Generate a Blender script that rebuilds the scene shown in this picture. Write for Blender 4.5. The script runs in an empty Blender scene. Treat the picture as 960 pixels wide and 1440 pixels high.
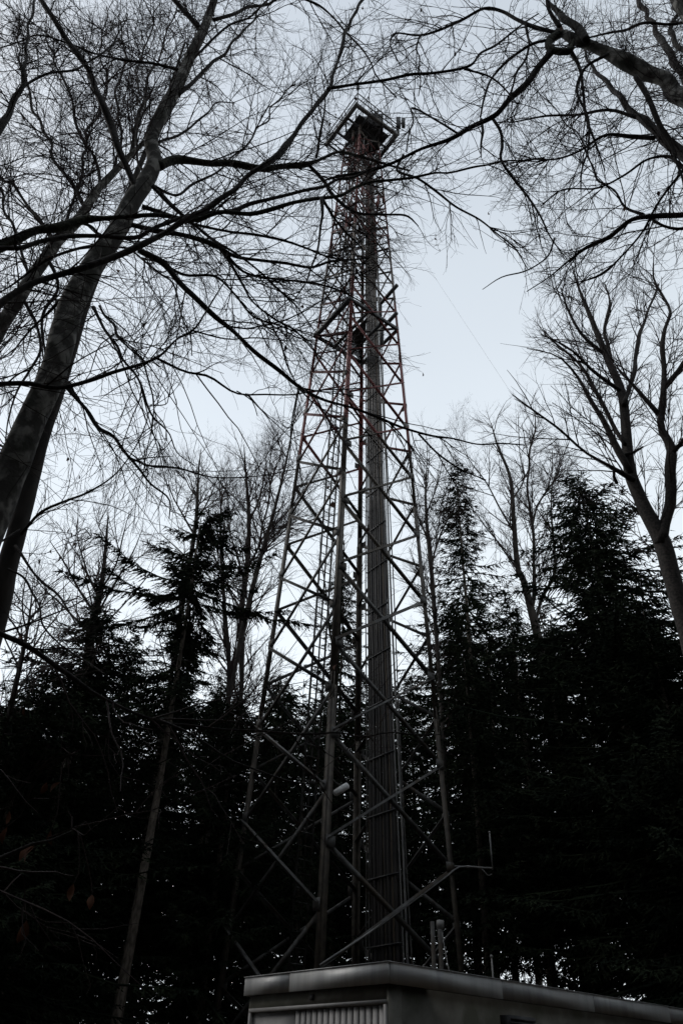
import bpy, math, random
import numpy as np
from mathutils import Matrix, Vector
R = math.radians
scene = bpy.context.scene
C = scene.collection

# ------------------------------------------------------------------ camera
EYE = np.array([0, 0, 1.6])
F, PITCH, ROLL = 1081.4, 0.64618, 0.03697          # focal length in pixels of a 960 x 1440 frame
_fw = np.array([0, math.cos(PITCH), math.sin(PITCH)])
_u0 = np.array([0, -math.sin(PITCH), math.cos(PITCH)])
_r0 = np.array([1., 0, 0])
_rt = math.cos(ROLL) * _r0 + math.sin(ROLL) * _u0
_up = -math.sin(ROLL) * _r0 + math.cos(ROLL) * _u0
cd = bpy.data.cameras.new('camera')
cam = bpy.data.objects.new('camera', cd); C.objects.link(cam)
cd.sensor_fit = 'VERTICAL'; cd.sensor_height = 24; cd.sensor_width = 16; cd.lens = F / 1440 * 24
cd.clip_start = .05; cd.clip_end = 2000
m = Matrix.Identity(4)
for i in range(3):
    m[i][0], m[i][1], m[i][2], m[i][3] = _rt[i], _up[i], -_fw[i], EYE[i]
cam.matrix_world = m
scene.camera = cam

# ------------------------------------------------------------------ sky, sun, exposure
SUN_EL, SUN_AZ = R(42), R(-72)
world = bpy.data.worlds.new('World'); scene.world = world; world.use_nodes = True
wn = world.node_tree; wn.nodes.clear()
sky = wn.nodes.new('ShaderNodeTexSky'); sky.sky_type = 'NISHITA'; sky.sun_disc = False
sky.sun_elevation = SUN_EL; sky.sun_rotation = SUN_AZ
sky.air_density = 1.0; sky.dust_density = 3.0; sky.ozone_density = 1.2; sky.altitude = 600
wtc = wn.nodes.new('ShaderNodeTexCoord')
wno = wn.nodes.new('ShaderNodeTexNoise'); wno.inputs['Scale'].default_value = 1.6; wno.inputs['Detail'].default_value = 3
wmr = wn.nodes.new('ShaderNodeMapRange'); wmr.inputs['From Min'].default_value = .3; wmr.inputs['From Max'].default_value = .7
wmr.inputs['To Min'].default_value = -.69; wmr.inputs['To Max'].default_value = -.90     # thickness of the cloud veil
wsx = wn.nodes.new('ShaderNodeSeparateXYZ')
def wmath(op, a, b=None):
    n = wn.nodes.new('ShaderNodeMath'); n.operation = op
    for i, v in enumerate((a, b)):
        if v is None: continue
        if isinstance(v, (int, float)): n.inputs[i].default_value = v
        else: wn.links.new(v, n.inputs[i])
    return n.outputs[0]
wn.links.new(wtc.outputs['Generated'], wsx.inputs['Vector'])
# an even layer of thin cloud: the flatter one looks through it, the whiter it gets
veil = wmath('SUBTRACT', 1, wmath('EXPONENT', wmath('DIVIDE', wmr.outputs['Result'], wmath('MAXIMUM', wsx.outputs['Z'], .08))))
wmix = wn.nodes.new('ShaderNodeMix'); wmix.data_type = 'RGBA'
wmix.inputs['B'].default_value = (10.5, 11.35, 11.95, 1)
wbg = wn.nodes.new('ShaderNodeBackground'); wbg.inputs['Strength'].default_value = .1
wout = wn.nodes.new('ShaderNodeOutputWorld')
wn.links.new(wtc.outputs['Generated'], wno.inputs['Vector'])
wn.links.new(wno.outputs['Fac'], wmr.inputs['Value'])
wn.links.new(veil, wmix.inputs['Factor'])
wn.links.new(sky.outputs['Color'], wmix.inputs['A'])
wn.links.new(wmix.outputs['Result'], wbg.inputs['Color'])
wn.links.new(wbg.outputs['Background'], wout.inputs['Surface'])
sd = bpy.data.lights.new('sun', 'SUN'); sd.energy = .8; sd.angle = R(20); sd.color = (1, .97, .93)
so = bpy.data.objects.new('sun', sd); C.objects.link(so)
_sd = Vector((math.sin(SUN_AZ) * math.cos(SUN_EL), math.cos(SUN_AZ) * math.cos(SUN_EL), math.sin(SUN_EL)))
so.rotation_euler = _sd.to_track_quat('Z', 'Y').to_euler()
vs = scene.view_settings
vs.view_transform = 'Standard'; vs.look = 'None'; vs.gamma = 1; vs.use_curve_mapping = False
vs.exposure = 0.0

# ------------------------------------------------------------------ helpers
rng = np.random.default_rng(7)
random.seed(5)

def at(px, py, Y):
    """point of the place at forward distance Y on the sight line through a photo pixel"""
    d = _fw + _rt * (px - 480) / F + _up * (720 - py) / F
    return EYE + d * (Y / d[1])

def project(P):
    q = np.asarray(P) - EYE
    d = np.maximum(q @ _fw, .01)
    return 480 + F * (q @ _rt) / d, 720 - F * (q @ _up) / d

def tag(o, label=None, cat=None, group=None, kind=None):
    if label: o['label'] = label
    if cat: o['category'] = cat
    if group: o['group'] = group
    if kind: o['kind'] = kind
    return o

def empty(name, loc, label, cat, group=None, rz=0):
    o = bpy.data.objects.new(name, None); C.objects.link(o)
    o.location = loc; o.rotation_euler.z = rz; o.empty_display_size = .2
    return tag(o, label, cat, group)

def mesh_from(name, V, Fq, mat=None, smooth=False):
    """V (n,3); Fq list of face index arrays (each (m,k))"""
    me = bpy.data.meshes.new(name)
    V = np.asarray(V, np.float32).reshape(-1, 3)
    Fq = [np.asarray(f, np.int32) for f in Fq if len(f)]
    me.vertices.add(len(V)); me.vertices.foreach_set('co', V.ravel())
    idx = np.concatenate([f.ravel() for f in Fq]) if Fq else np.zeros(0, np.int32)
    tot = np.concatenate([np.full(len(f), f.shape[1], np.int32) for f in Fq])
    st = np.concatenate([[0], np.cumsum(tot)[:-1]]).astype(np.int32)
    me.loops.add(len(idx)); me.loops.foreach_set('vertex_index', idx)
    me.polygons.add(len(tot)); me.polygons.foreach_set('loop_start', st); me.polygons.foreach_set('loop_total', tot)
    if smooth: me.polygons.foreach_set('use_smooth', np.ones(len(tot), bool))
    me.update(calc_edges=True); me.validate()
    if mat: me.materials.append(mat)
    return me

class MB:
    """collects boxes, bars and tubes for one mesh"""
    def __init__(s): s.V = []; s.F = {}; s.n = 0
    def add(s, V, faces):
        V = np.asarray(V, float).reshape(-1, 3)
        for f in faces:
            f = np.asarray(f)
            s.F.setdefault(f.shape[1], []).append(f + s.n)
        s.V.append(V); s.n += len(V)
    def box(s, c, size, M=None):
        c = np.asarray(c, float); h = np.asarray(size, float) / 2
        v = np.array([[x, y, z] for x in (-1, 1) for y in (-1, 1) for z in (-1, 1)]) * h
        if M is not None: v = v @ np.asarray(M).T
        s.add(v + c, [np.array([[0, 1, 3, 2], [4, 6, 7, 5], [0, 4, 5, 1], [2, 3, 7, 6], [0, 2, 6, 4], [1, 5, 7, 3]])])
    def prism(s, a, b, prof, up=(0, 0, 1), prof_b=None):
        """sweep a closed 2D profile from a to b"""
        a = np.asarray(a, float); b = np.asarray(b, float); t = b - a; t /= np.linalg.norm(t)
        up = np.asarray(up, float)
        u = np.cross(up, t)
        if np.linalg.norm(u) < 1e-4: u = np.cross((1, 0, 0), t)
        u /= np.linalg.norm(u); v = np.cross(t, u)
        pa = np.asarray(prof, float); pb = pa if prof_b is None else np.asarray(prof_b, float)
        k = len(pa)
        A = a + pa[:, :1] * u + pa[:, 1:] * v; B = b + pb[:, :1] * u + pb[:, 1:] * v
        q = np.array([[i, (i + 1) % k, k + (i + 1) % k, k + i] for i in range(k)])
        s.add(np.vstack([A, B]), [q, np.arange(k)[::-1][None], (np.arange(k) + k)[None]])
    def bar(s, a, b, w, h=None, up=(0, 0, 1)):
        h = h or w; w /= 2; h /= 2
        s.prism(a, b, [(-w, -h), (w, -h), (w, h), (-w, h)], up)
    def angle(s, a, b, w, t, up=(0, 0, 1)):
        """rolled steel angle section"""
        s.prism(a, b, [(0, 0), (w, 0), (w, t), (t, t), (t, w), (0, w)], up)
    def tube(s, pts, rad, k=8, caps=True):
        P = np.asarray(pts, float)[None]; r = np.broadcast_to(np.asarray(rad, float), (P.shape[1],))[None]
        V, Q = tube_arrays(P, r, k)
        fs = [Q]
        if caps:
            n = P.shape[1]; fs += [np.arange(k)[::-1][None], (np.arange(k) + (n - 1) * k)[None]]
        s.add(V, fs)
    def ball(s, c, r, sub=8):
        th = np.linspace(0, math.pi, sub // 2 + 1)
        s.tube([np.asarray(c) + [0, 0, r * math.cos(t)] for t in th], [max(r * math.sin(t), .001) for t in th], sub)
    def arrays(s): return np.vstack(s.V), [np.vstack(f) for f in s.F.values()]
    def build(s, name, mat, parent=None, smooth=False):
        V, Fq = s.arrays()
        o = bpy.data.objects.new(name, None) if False else None
        if parent is not None:
            V = V - np.array(abs_loc(parent))
        o = bpy.data.objects.new(name, mesh_from(name, V, Fq, mat, smooth)); C.objects.link(o)
        o.parent = parent
        return o

def abs_loc(o):
    l = np.zeros(3)
    while o is not None: l = l + np.array(o.location); o = o.parent
    return l

def tube_arrays(P, r, k):
    """P (m,n,3), r (m,n) -> vertices and quads of m open tubes"""
    m_, n = P.shape[:2]
    T = np.gradient(P, axis=1); T /= np.linalg.norm(T, axis=2, keepdims=True) + 1e-9
    main = P[:, -1] - P[:, 0]
    ax = np.eye(3)[np.argmin(np.abs(main), axis=1)][:, None, :]
    U = np.cross(T, np.broadcast_to(ax, T.shape)); U /= np.linalg.norm(U, axis=2, keepdims=True) + 1e-9
    W = np.cross(T, U)
    a = np.arange(k) * 2 * math.pi / k
    V = P[:, :, None] + r[:, :, None, None] * (np.cos(a)[None, None, :, None] * U[:, :, None] + np.sin(a)[None, None, :, None] * W[:, :, None])
    i = np.arange(n - 1)[:, None] * k; j = np.arange(k)[None]; j2 = (j + 1) % k
    q = np.stack([i + j, i + j2, i + k + j2, i + k + j], -1).reshape(-1, 4)
    Q = (np.arange(m_)[:, None, None] * (n * k) + q[None]).reshape(-1, 4)
    return V.reshape(-1, 3), Q

def resample(P, r, step=None, n=None, smooth=True):
    """Catmull-Rom resampling of a traced limb"""
    P = np.asarray(P, float); r = np.asarray(r, float)
    s = np.concatenate([[0], np.cumsum(np.linalg.norm(np.diff(P, axis=0), axis=1))])
    if n is None: n = max(3, int(s[-1] / step) + 1)
    u = np.linspace(0, s[-1], n); out = np.zeros((n, 3))
    Pe = np.vstack([2 * P[0] - P[1], P, 2 * P[-1] - P[-2]])
    k = np.clip(np.searchsorted(s, u, 'right') - 1, 0, len(P) - 2)
    t = ((u - s[k]) / np.maximum(s[k + 1] - s[k], 1e-9))[:, None]
    a, b, c, d = Pe[k], Pe[k + 1], Pe[k + 2], Pe[k + 3]
    out = .5 * (2 * b + (c - a) * t + (2 * a - 5 * b + 4 * c - d) * t ** 2 + (3 * b - a - 3 * c + d) * t ** 3)
    return out, np.interp(u, s, r)

def paths_mesh(name, paths, mat, parent, sides=3, kind=None, smooth=True):
    """many thin twigs -> one mesh object"""
    off = np.array(abs_loc(parent)) if parent else 0
    groups = {}
    for P, r in paths: groups.setdefault(len(P), []).append((P, r))
    Vs, Fs, n = [], [], 0
    for g in groups.values():
        V, Q = tube_arrays(np.array([p for p, _ in g]), np.array([r for _, r in g]), sides)
        Vs.append(V); Fs.append(Q + n); n += len(V)
    o = bpy.data.objects.new(name, mesh_from(name, np.vstack(Vs) - off, [np.vstack(Fs)], mat, smooth)); C.objects.link(o)
    o.parent = parent
    if kind: o['kind'] = kind
    return o

def limb_mesh(name, P, r, mat, parent, sides=10, rough=.06, seed=0, step=.08):
    """one trunk or limb with an uneven, knobbly surface"""
    P, r = resample(P, r, step)
    g = np.random.default_rng(seed)
    V, Q = tube_arrays(P[None], r[None], sides)
    n = len(P)
    # low-frequency bumps around and along the limb
    ph = np.arange(sides) * 2 * math.pi / sides
    bump = np.zeros((n, sides)); s = np.arange(n) * step
    for _ in range(9):
        kk = g.integers(0, 4); f = g.uniform(.6, 14); a = g.uniform(.25, 1) / (1 + f * .12)
        bump += a * np.sin(kk * ph[None] + f * s[:, None] + g.uniform(0, 7))
    bump = bump * rough / 2.0
    ctr = np.repeat(P, sides, 0)
    V = ctr + (V - ctr) * (1 + bump.reshape(-1, 1))
    off = np.array(abs_loc(parent)) if parent else 0
    o = bpy.data.objects.new(name, mesh_from(name, V - off, [Q, np.arange(sides)[::-1][None], (np.arange(sides) + (n - 1) * sides)[None]], mat, True))
    C.objects.link(o); o.parent = parent
    return o

def copy_tree(o, parent=None):
    c = o.copy(); C.objects.link(c); c.parent = parent
    for ch in [x for x in bpy.data.objects if x.parent == o and x != c]:
        copy_tree(ch, c)
    return c

# ------------------------------------------------------------------ materials
def material(name, col, col2=None, rough=.85, metal=0., scale=8., bump=0., detail=5., col3=None, stretch=None, lo=.4, hi=.62, spec=.3):
    mt = bpy.data.materials.new(name); mt.use_nodes = True
    nt = mt.node_tree; b = nt.nodes['Principled BSDF']
    b.inputs['Roughness'].default_value = rough; b.inputs['Metallic'].default_value = metal
    b.inputs['Specular IOR Level'].default_value = spec
    b.inputs['Base Color'].default_value = (*col, 1)
    if col2 is None: return mt
    tc = nt.nodes.new('ShaderNodeTexCoord'); mp = nt.nodes.new('ShaderNodeMapping')
    if stretch: mp.inputs['Scale'].default_value = stretch
    nt.links.new(tc.outputs['Object'], mp.inputs['Vector'])
    no = nt.nodes.new('ShaderNodeTexNoise'); no.inputs['Scale'].default_value = scale; no.inputs['Detail'].default_value = detail
    nt.links.new(mp.outputs['Vector'], no.inputs['Vector'])
    cr = nt.nodes.new('ShaderNodeValToRGB')
    cr.color_ramp.elements[0].position = lo; cr.color_ramp.elements[0].color = (*col, 1)
    cr.color_ramp.elements[1].position = hi; cr.color_ramp.elements[1].color = (*col2, 1)
    nt.links.new(no.outputs['Fac'], cr.inputs['Fac'])
    out = cr.outputs['Color']
    if col3:
        n2 = nt.nodes.new('ShaderNodeTexNoise'); n2.inputs['Scale'].default_value = scale * .45; n2.inputs['Detail'].default_value = 6
        n2.noise_dimensions = '4D'; n2.inputs['W'].default_value = 3.3
        nt.links.new(mp.outputs['Vector'], n2.inputs['Vector'])
        c2 = nt.nodes.new('ShaderNodeValToRGB'); c2.color_ramp.elements[0].position = .52; c2.color_ramp.elements[1].position = .62
        nt.links.new(n2.outputs['Fac'], c2.inputs['Fac'])
        mx = nt.nodes.new('ShaderNodeMix'); mx.data_type = 'RGBA'; mx.inputs['B'].default_value = (*col3, 1)
        nt.links.new(c2.outputs['Color'], mx.inputs['Factor']); nt.links.new(out, mx.inputs['A']); out = mx.outputs['Result']
    nt.links.new(out, b.inputs['Base Color'])
    if bump:
        bp = nt.nodes.new('ShaderNodeBump'); bp.inputs['Strength'].default_value = bump; bp.inputs['Distance'].default_value = .03
        nt.links.new(no.outputs['Fac'], bp.inputs['Height']); nt.links.new(bp.outputs['Normal'], b.inputs['Normal'])
    return mt

BEECH = material('beech_bark', (.042, .038, .033), (.21, .20, .18), scale=8, bump=1.0, col3=(.026, .025, .018), stretch=(1, 1, .8), detail=10, lo=.47, hi=.60)
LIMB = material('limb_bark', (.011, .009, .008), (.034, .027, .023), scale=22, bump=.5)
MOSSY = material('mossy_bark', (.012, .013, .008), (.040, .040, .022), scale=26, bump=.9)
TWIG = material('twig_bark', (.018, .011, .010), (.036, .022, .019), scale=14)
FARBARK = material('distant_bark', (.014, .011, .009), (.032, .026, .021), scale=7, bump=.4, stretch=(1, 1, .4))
SPBARK = material('spruce_bark', (.050, .041, .033), (.13, .108, .088), scale=16, bump=.9, stretch=(1, 1, .3))
NEEDLE = material('spruce_needles', (.010, .014, .010), (.020, .026, .015), scale=1.3, rough=1, spec=.03)
LEAF = material('dry_leaf', (.085, .030, .014), (.17, .070, .035), scale=3, rough=.7)
STEEL = material('galvanised_steel', (.046, .044, .042), (.092, .090, .086), scale=5, rough=.65, metal=.1, col3=(.044, .034, .025))
DARKSTEEL = material('dark_steel', (.03, .03, .031), (.055, .055, .057), scale=6, rough=.6, metal=.3)
CABLE = material('cable_sheath', (.022, .020, .020), (.042, .037, .034), scale=1.2, rough=.5)
CABLEBROWN = material('weathered_cable', (.055, .043, .032), (.095, .073, .052), scale=1.0, rough=.6)
PIPE = material('pale_conduit', (.14, .14, .14), (.22, .21, .20), scale=3, rough=.5)
WHITE = material('white_plastic', (.55, .55, .54), (.68, .68, .67), scale=5, rough=.45)
FASCIA = material('sheet_zinc', (.32, .32, .32), (.42, .42, .415), scale=1.6, rough=.5, metal=.3, bump=.06, stretch=(4, 4, .5), detail=8, col3=(.36, .35, .34))
PLASTER = material('mossy_render', (.12, .115, .098), (.17, .165, .145), scale=3.5, bump=.25, col3=(.09, .092, .07))
DOOR = material('grey_door_paint', (.23, .225, .22), (.30, .29, .285), scale=4, rough=.55)
ROOFING = material('roof_felt', (.05, .05, .05), (.09, .09, .085), scale=10, bump=.3)
FLOOR = material('leaf_litter', (.035, .022, .013), (.085, .052, .030), scale=14, bump=.8, col3=(.03, .035, .018))
CONCRETE = material('concrete', (.17, .165, .155), (.26, .255, .24), scale=6, bump=.3)

def banded(name, bands, base, rough=.6):
    """mast paint: bands of red and grey by height, weathered"""
    mt = material(name, base[0], base[1], scale=6, rough=rough, metal=.15)
    nt = mt.node_tree; b = nt.nodes['Principled BSDF']
    src = b.inputs['Base Color'].links[0].from_socket
    ge = nt.nodes.new('ShaderNodeNewGeometry'); sx = nt.nodes.new('ShaderNodeSeparateXYZ')
    nt.links.new(ge.outputs['Position'], sx.inputs['Vector'])
    md = nt.nodes.new('ShaderNodeMath'); md.operation = 'DIVIDE'; md.inputs[1].default_value = 44
    nt.links.new(sx.outputs['Z'], md.inputs[0])
    cr = nt.nodes.new('ShaderNodeValToRGB'); cr.color_ramp.interpolation = 'CONSTANT'
    cr.color_ramp.elements[0].color = (0, 0, 0, 1)
    cr.color_ramp.elements[1].position = bands[0][0] / 44; cr.color_ramp.elements[1].color = (1, 1, 1, 1)
    for i, (a, v) in enumerate(bands[1:]):
        e = cr.color_ramp.elements.new(a / 44); e.color = (v, v, v, 1)
    nt.links.new(md.outputs[0], cr.inputs['Fac'])
    mx = nt.nodes.new('ShaderNodeMix'); mx.data_type = 'RGBA'; mx.inputs['B'].default_value = (.10, .024, .021, 1)
    nt.links.new(cr.outputs['Color'], mx.inputs['Factor']); nt.links.new(src, mx.inputs['A'])
    nt.links.new(mx.outputs['Result'], b.inputs['Base Color'])
    return mt
MAST = banded('mast_paint', [(19, .16), (27, .08), (31, .85), (35, .2), (36.6, .9), (39.5, .05)], ((.036, .030, .024), (.068, .056, .043)))

# ------------------------------------------------------------------ ground
gx = np.linspace(-1, 1, 61); GX, GY = np.meshgrid(np.sign(gx) * np.abs(gx) ** 3 * 700, np.sign(gx) * np.abs(gx) ** 3 * 700, indexing='ij')
GZ = .05 * np.sin(GX * .9) * np.cos(GY * .7) - .06
gi = np.arange(60)[:, None] * 61 + np.arange(60)[None]
gq = np.stack([gi, gi + 61, gi + 62, gi + 1], -1).reshape(-1, 4)
gr = bpy.data.objects.new('ground', mesh_from('ground', np.stack([GX, GY, GZ], -1), [gq], FLOOR, True)); C.objects.link(gr)
tag(gr, 'leaf-strewn forest floor', kind='structure')

# ------------------------------------------------------------------ lattice tower
TC = np.array([.3418, 20.0, 1.6]); TR0, TZT, TROT = 2.8817, 55.98, -.16705
A4 = [TROT + math.pi, TROT - math.pi / 2, TROT, TROT + math.pi / 2]      # left, near, right, far leg
def leg(k, z, s=1.0):
    r = TR0 * (1 - z / TZT) * s
    return TC + np.array([r * math.cos(A4[k]), r * math.sin(A4[k]), z])
def face(k0, k1, t, z, s=1.0): return leg(k0, z, s) * (1 - t) + leg(k1, z, s) * t
ZTOP = 39.0
tower = empty('lattice_tower', (TC[0], TC[1], 0), 'tall tapering steel lattice radio tower with platform on top', 'tower')
ax = lambda z: TC + np.array([0, 0, z])
zb = -1.6
for k in range(4):
    b = MB()
    n1 = leg((k + 1) % 4, 10) - leg(k, 10); n2 = leg((k + 3) % 4, 10) - leg(k, 10)
    n1 /= np.linalg.norm(n1); n2 /= np.linalg.norm(n2)
    zs = [zb + .3, 7.98, 15.1, 22.0, 30.0, ZTOP]; ws = [.15, .14, .12, .10, .085, .07]
    for i in range(5):
        a0, b0 = leg(k, zs[i]), leg(k, zs[i + 1])
        for nn, oo in ((n1, n2), (n2, n1)):
            w0, w1, t = ws[i], ws[i] , .022
            oo_ = oo * t
            P0 = [a0, a0 + nn * w0, a0 + nn * w0 + oo_, a0 + oo_]; P1 = [b0, b0 + nn * w1, b0 + nn * w1 + oo_, b0 + oo_]
            b.add(P0 + P1, [np.array([[0, 1, 5, 4], [1, 2, 6, 5], [2, 3, 7, 6], [3, 0, 4, 7], [3, 2, 1, 0], [4, 5, 6, 7]])])
        if i:                                     # splice plate where two leg sections meet
            c = leg(k, zs[i]); tt = leg(k, zs[i] + .35) - leg(k, zs[i] - .35)
            b.bar(c - tt * .5 + (n1 + n2) * .05, c + tt * .5 + (n1 + n2) * .05, ws[i] * .7, ws[i] * .7)
    b.build('leg', MAST, tower)
    f = MB(); c = leg(k, zb); f.box((c[0], c[1], .12), (.9, .9, .44)); f.build('footing', CONCRETE, tower)
ZA = [-.55, 1.87, 4.30, 6.75, 9.17, 11.58, 13.98, 16.35, 18.63, 20.88, 23.02, 25.0, 26.85, 28.6, 30.25, 31.8, 33.3, 34.7, 36.0, 37.3, 38.5]
ZB = [.62, 3.06] + [(a + b_) / 2 for a, b_ in zip(ZA[2:-1], ZA[3:])]
ZB[2] = 5.5
def brace_w(z): return max(.105 - .0018 * z, .046)
for (k0, k1, zz) in ((1, 2, ZA), (0, 3, ZA), (1, 0, ZB), (2, 3, ZB)):
    outn = (leg(k0, 5) + leg(k1, 5)) / 2 - ax(5); outn[2] = 0; outn /= np.linalg.norm(outn)
    for z0, z1 in zip(zz[:-1], zz[1:]):
        for (a, c, dz, sg) in ((k0, k1, 0, 1), (k1, k0, 0, -1)):
            p, q = leg(a, z0), leg(c, z1); d = (q - p) / np.linalg.norm(q - p)
            w = brace_w(z0) * (1.0 if z0 > 9 else (.55 if sg > 0 else .85) if (k0, k1) == (1, 2) else .7 if (k0, k1) == (0, 3) else 1.05); o = outn * (.012 + (.0 if sg > 0 else -.05))
            bb = MB(); bb.angle(p + d * .06 + o, q - d * .06 + o, w, .014, up=outn * sg)
            bb.build('brace', MAST if z0 > 11 else STEEL, tower)
        for kk in (k0, k1):
            pass
# gusset plates at the leg nodes
for (k0, k1, zz) in ((1, 2, ZA), (0, 3, ZA), (1, 0, ZB), (2, 3, ZB)):
    for z in zz[1:9]:
        for a, c in ((k0, k1), (k1, k0)):
            g = MB(); p = leg(a, z); t = leg(c, z) - p; t /= np.linalg.norm(t)
            outn = (leg(k0, z) + leg(k1, z)) / 2 - ax(z); outn[2] = 0; outn /= np.linalg.norm(outn)
            g.bar(p + t * .02 + outn * .03, p + t * .26 + outn * .03, .016, .24, up=(0, 0, 1))
            g.build('gusset_plate', STEEL, tower)
# inner horizontal ties every third node
for z in (24.0, 31.0):
    for a, c in ((0, 2), (1, 3)):
        h = MB(); h.bar(leg(a, z, .96) + [0, 0, .06 * a], leg(c, z, .96) + [0, 0, .06 * a], .06, .06); h.build('tie_beam', STEEL, tower)
# climbing ladder on the left rear face
lad = MB()
lw = .22
def ladp(z, s): 
    c = face(0, 3, .51, z, .93); d = leg(3, z) - leg(0, z); d /= np.linalg.norm(d)
    return c + d * s
lad.bar(ladp(zb + .4, -lw), ladp(38.6, -lw), .075, .06, up=(1, 0, 0))
ladder = lad.build('ladder', STEEL, tower)
l2 = MB(); l2.bar(ladp(zb + .4, lw), ladp(38.6, lw), .045, .06, up=(1, 0, 0)); l2.build('rail', STEEL, ladder)
l3 = MB(); l3.bar(ladp(zb + .4, 0) * 1 + [.0, .06, 0], ladp(38.6, 0) + [0, .06, 0], .025, .05, up=(1, 0, 0)); l3.build('fall_arrest_rail', STEEL, ladder)
for i in range(118):
    z = -.9 + i * .335
    r_ = MB(); r_.tube([ladp(z, -lw), ladp(z, lw)], .017, 6); r_.build('rung', STEEL, ladder)
# feeder cables on the right rear face
zc = np.linspace(zb + .2, 37.5, 26)
ts = np.linspace(.50, .79, 22)
for i, t in enumerate(ts):
    g = np.random.default_rng(100 + i)
    s0 = (.90, .95, .92)[i % 3]
    top = 37.5 if i % 5 else g.uniform(24, 31)
    zc = np.linspace(zb + .2, top, 24)
    pts = [face(2, 3, t + .007 * math.sin(z * .7 + i * 2) + .004 * math.sin(z * 2.3 + i), z, s0) for z in zc]
    rad = np.interp(zc, [0, 40], [(.036, .03, .05, .026)[i % 4], .022])
    c = MB(); c.tube(pts, rad, 7); c.build('feeder_cable', (CABLE, CABLEBROWN, CABLEBROWN, CABLE)[(i * 7) % 4] if t < .66 and i % 2 else CABLE, tower, True)
for i, (t, s0, rr) in enumerate([(.83, .93, .03), (.87, .93, .022), (.43, .92, .03), (.46, .90, .02), (.40, .93, .018)]):
    zc = np.linspace(zb + .2, (36, 30, 38, 26, 33)[i], 20)
    c = MB(); c.tube([face(2, 3, t + .008 * math.sin(z * .5 + i), z, s0) for z in zc], rr, 6); c.build('conduit', PIPE if i in (2, 3) else STEEL, tower, True)
for z in np.arange(-.2, 37, 1.55):
    c = MB(); c.bar(face(2, 3, .46, z, .885), face(2, 3, .84, z, .885), .05, .035); c.build('cable_clamp', DARKSTEEL, tower)
# working platform halfway up
ZM = 24.0
pm = MB(); pm.bar(leg(0, ZM, 1.03), leg(1, ZM, 1.03), .16, .2); mp_ = pm.build('mid_platform', DARKSTEEL, tower)
for a, c in ((1, 2), (2, 3), (3, 0)):
    q = MB(); q.bar(leg(a, ZM - .02 * c, .98), leg(c, ZM - .02 * c, .98), .09, .14); q.build('edge_beam', DARKSTEEL, mp_)
for t in (.35, .68):
    q = MB(); q.bar(face(1, 2, t, ZM - .14, .96), face(0, 3, t, ZM - .14, .96), .09, .12); q.build('joist', DARKSTEEL, mp_)
gq = MB()
P00, P10, P01, P11 = face(1, 2, .42, ZM, .7), face(1, 2, .95, ZM, .2), face(0, 3, .40, ZM, .6), leg(3, ZM, .95)
for i in range(34):
    t = i / 33
    gq.bar(P00 * (1 - t) + P10 * t, P01 * (1 - t) + P11 * t, .014, .03)
    gq.bar(P00 * (1 - t) + P01 * t + [0, 0, .005], P10 * (1 - t) + P11 * t + [0, 0, .005], .012, .03)
gq.build('grating', STEEL, mp_)
# side antennas at the right leg above the mid platform
for (z, ln) in ((25.9, 1.15), (24.3, 1.0)):
    q = MB(); d = leg(1, z) - leg(0, z); d[2] = 0; d /= np.linalg.norm(d)
    p = leg(2, z, .72) - d * .35
    q.bar(p, p + d * ln + [0, 0, .1], .12, .12)
    am = q.build('antenna_arm', DARKSTEEL, tower)
    q = MB(); q.tube([p + d * .06 + [0, 0, -1.0], p + d * .06 + [0, 0, .35]], .075, 8); q.build('panel_antenna', DARKSTEEL, am, True)
# red and white clutter below the top: small antennas, brackets, cable loops
g = np.random.default_rng(3)
for i in range(84):
    z = g.uniform(28.5, 38.6); k = g.integers(0, 4); t = g.uniform(.1, .9)
    p = face(k, (k + 1) % 4, t, z, 1.02); o = p - ax(z); o[2] = 0; o /= np.linalg.norm(o)
    q = MB()
    if i % 3 == 0:
        w_ = -.12 if i % 2 else .12; q.bar(p, p + o * w_, .04, .04); q.tube([p + o * w_ + [0, 0, -.45], p + o * w_ + [0, 0, .45]], .05, 7); nm, mt = 'panel_antenna', STEEL if i % 2 else MAST
    elif i % 3 == 1:
        q.bar(p - o * .3, p + o * .16, .035, .05); nm, mt = 'bracket', MAST
    else:
        q.tube([p, p * .5 + face(k, (k + 1) % 4, .5, z + .5, .5) * .5 - [0, 0, .3], face(k, (k + 1) % 4, .5, z + 1.3, .6)], .022, 6); nm, mt = 'cable_loop', CABLE
    q.build(nm, mt, tower)
for (k, z, rr) in ():
    p = leg(k, z, 1.05); o = p - ax(z); o[2] = 0; o /= np.linalg.norm(o)
    q = MB(); q.tube([p + o * .02, p + o * .08, p + o * .18, p + o * .40], [.08, rr * .8, rr, rr * 1.02], 18); q.build('dish_antenna', PIPE, tower, True)
# inner lattice of struts that carries the antennas under the platform
for i, z in enumerate(np.arange(29.2, 38.4, .62)):
    for k in range(4):
        q = MB(); a = leg(k, z, .97); c = face((k + 1) % 4, (k + 2) % 4, .5, z + (.55 if i % 2 else -.2), .9)
        q.bar(a, c, .035, .035); q.build('strut', (MAST, PIPE)[(i + k) % 2], tower)
for i in range(12):
    k, t = i % 4, .2 + .06 * i
    q = MB(); zc = np.linspace(27 + i * .4, 38.3, 8); q.tube([face(k, (k + 1) % 4, t + .02 * math.sin(z * 2 + i), z, .75) for z in zc], .026, 6); q.build('feeder_cable', (CABLE, PIPE, MAST)[i % 3], tower, True)
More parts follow.
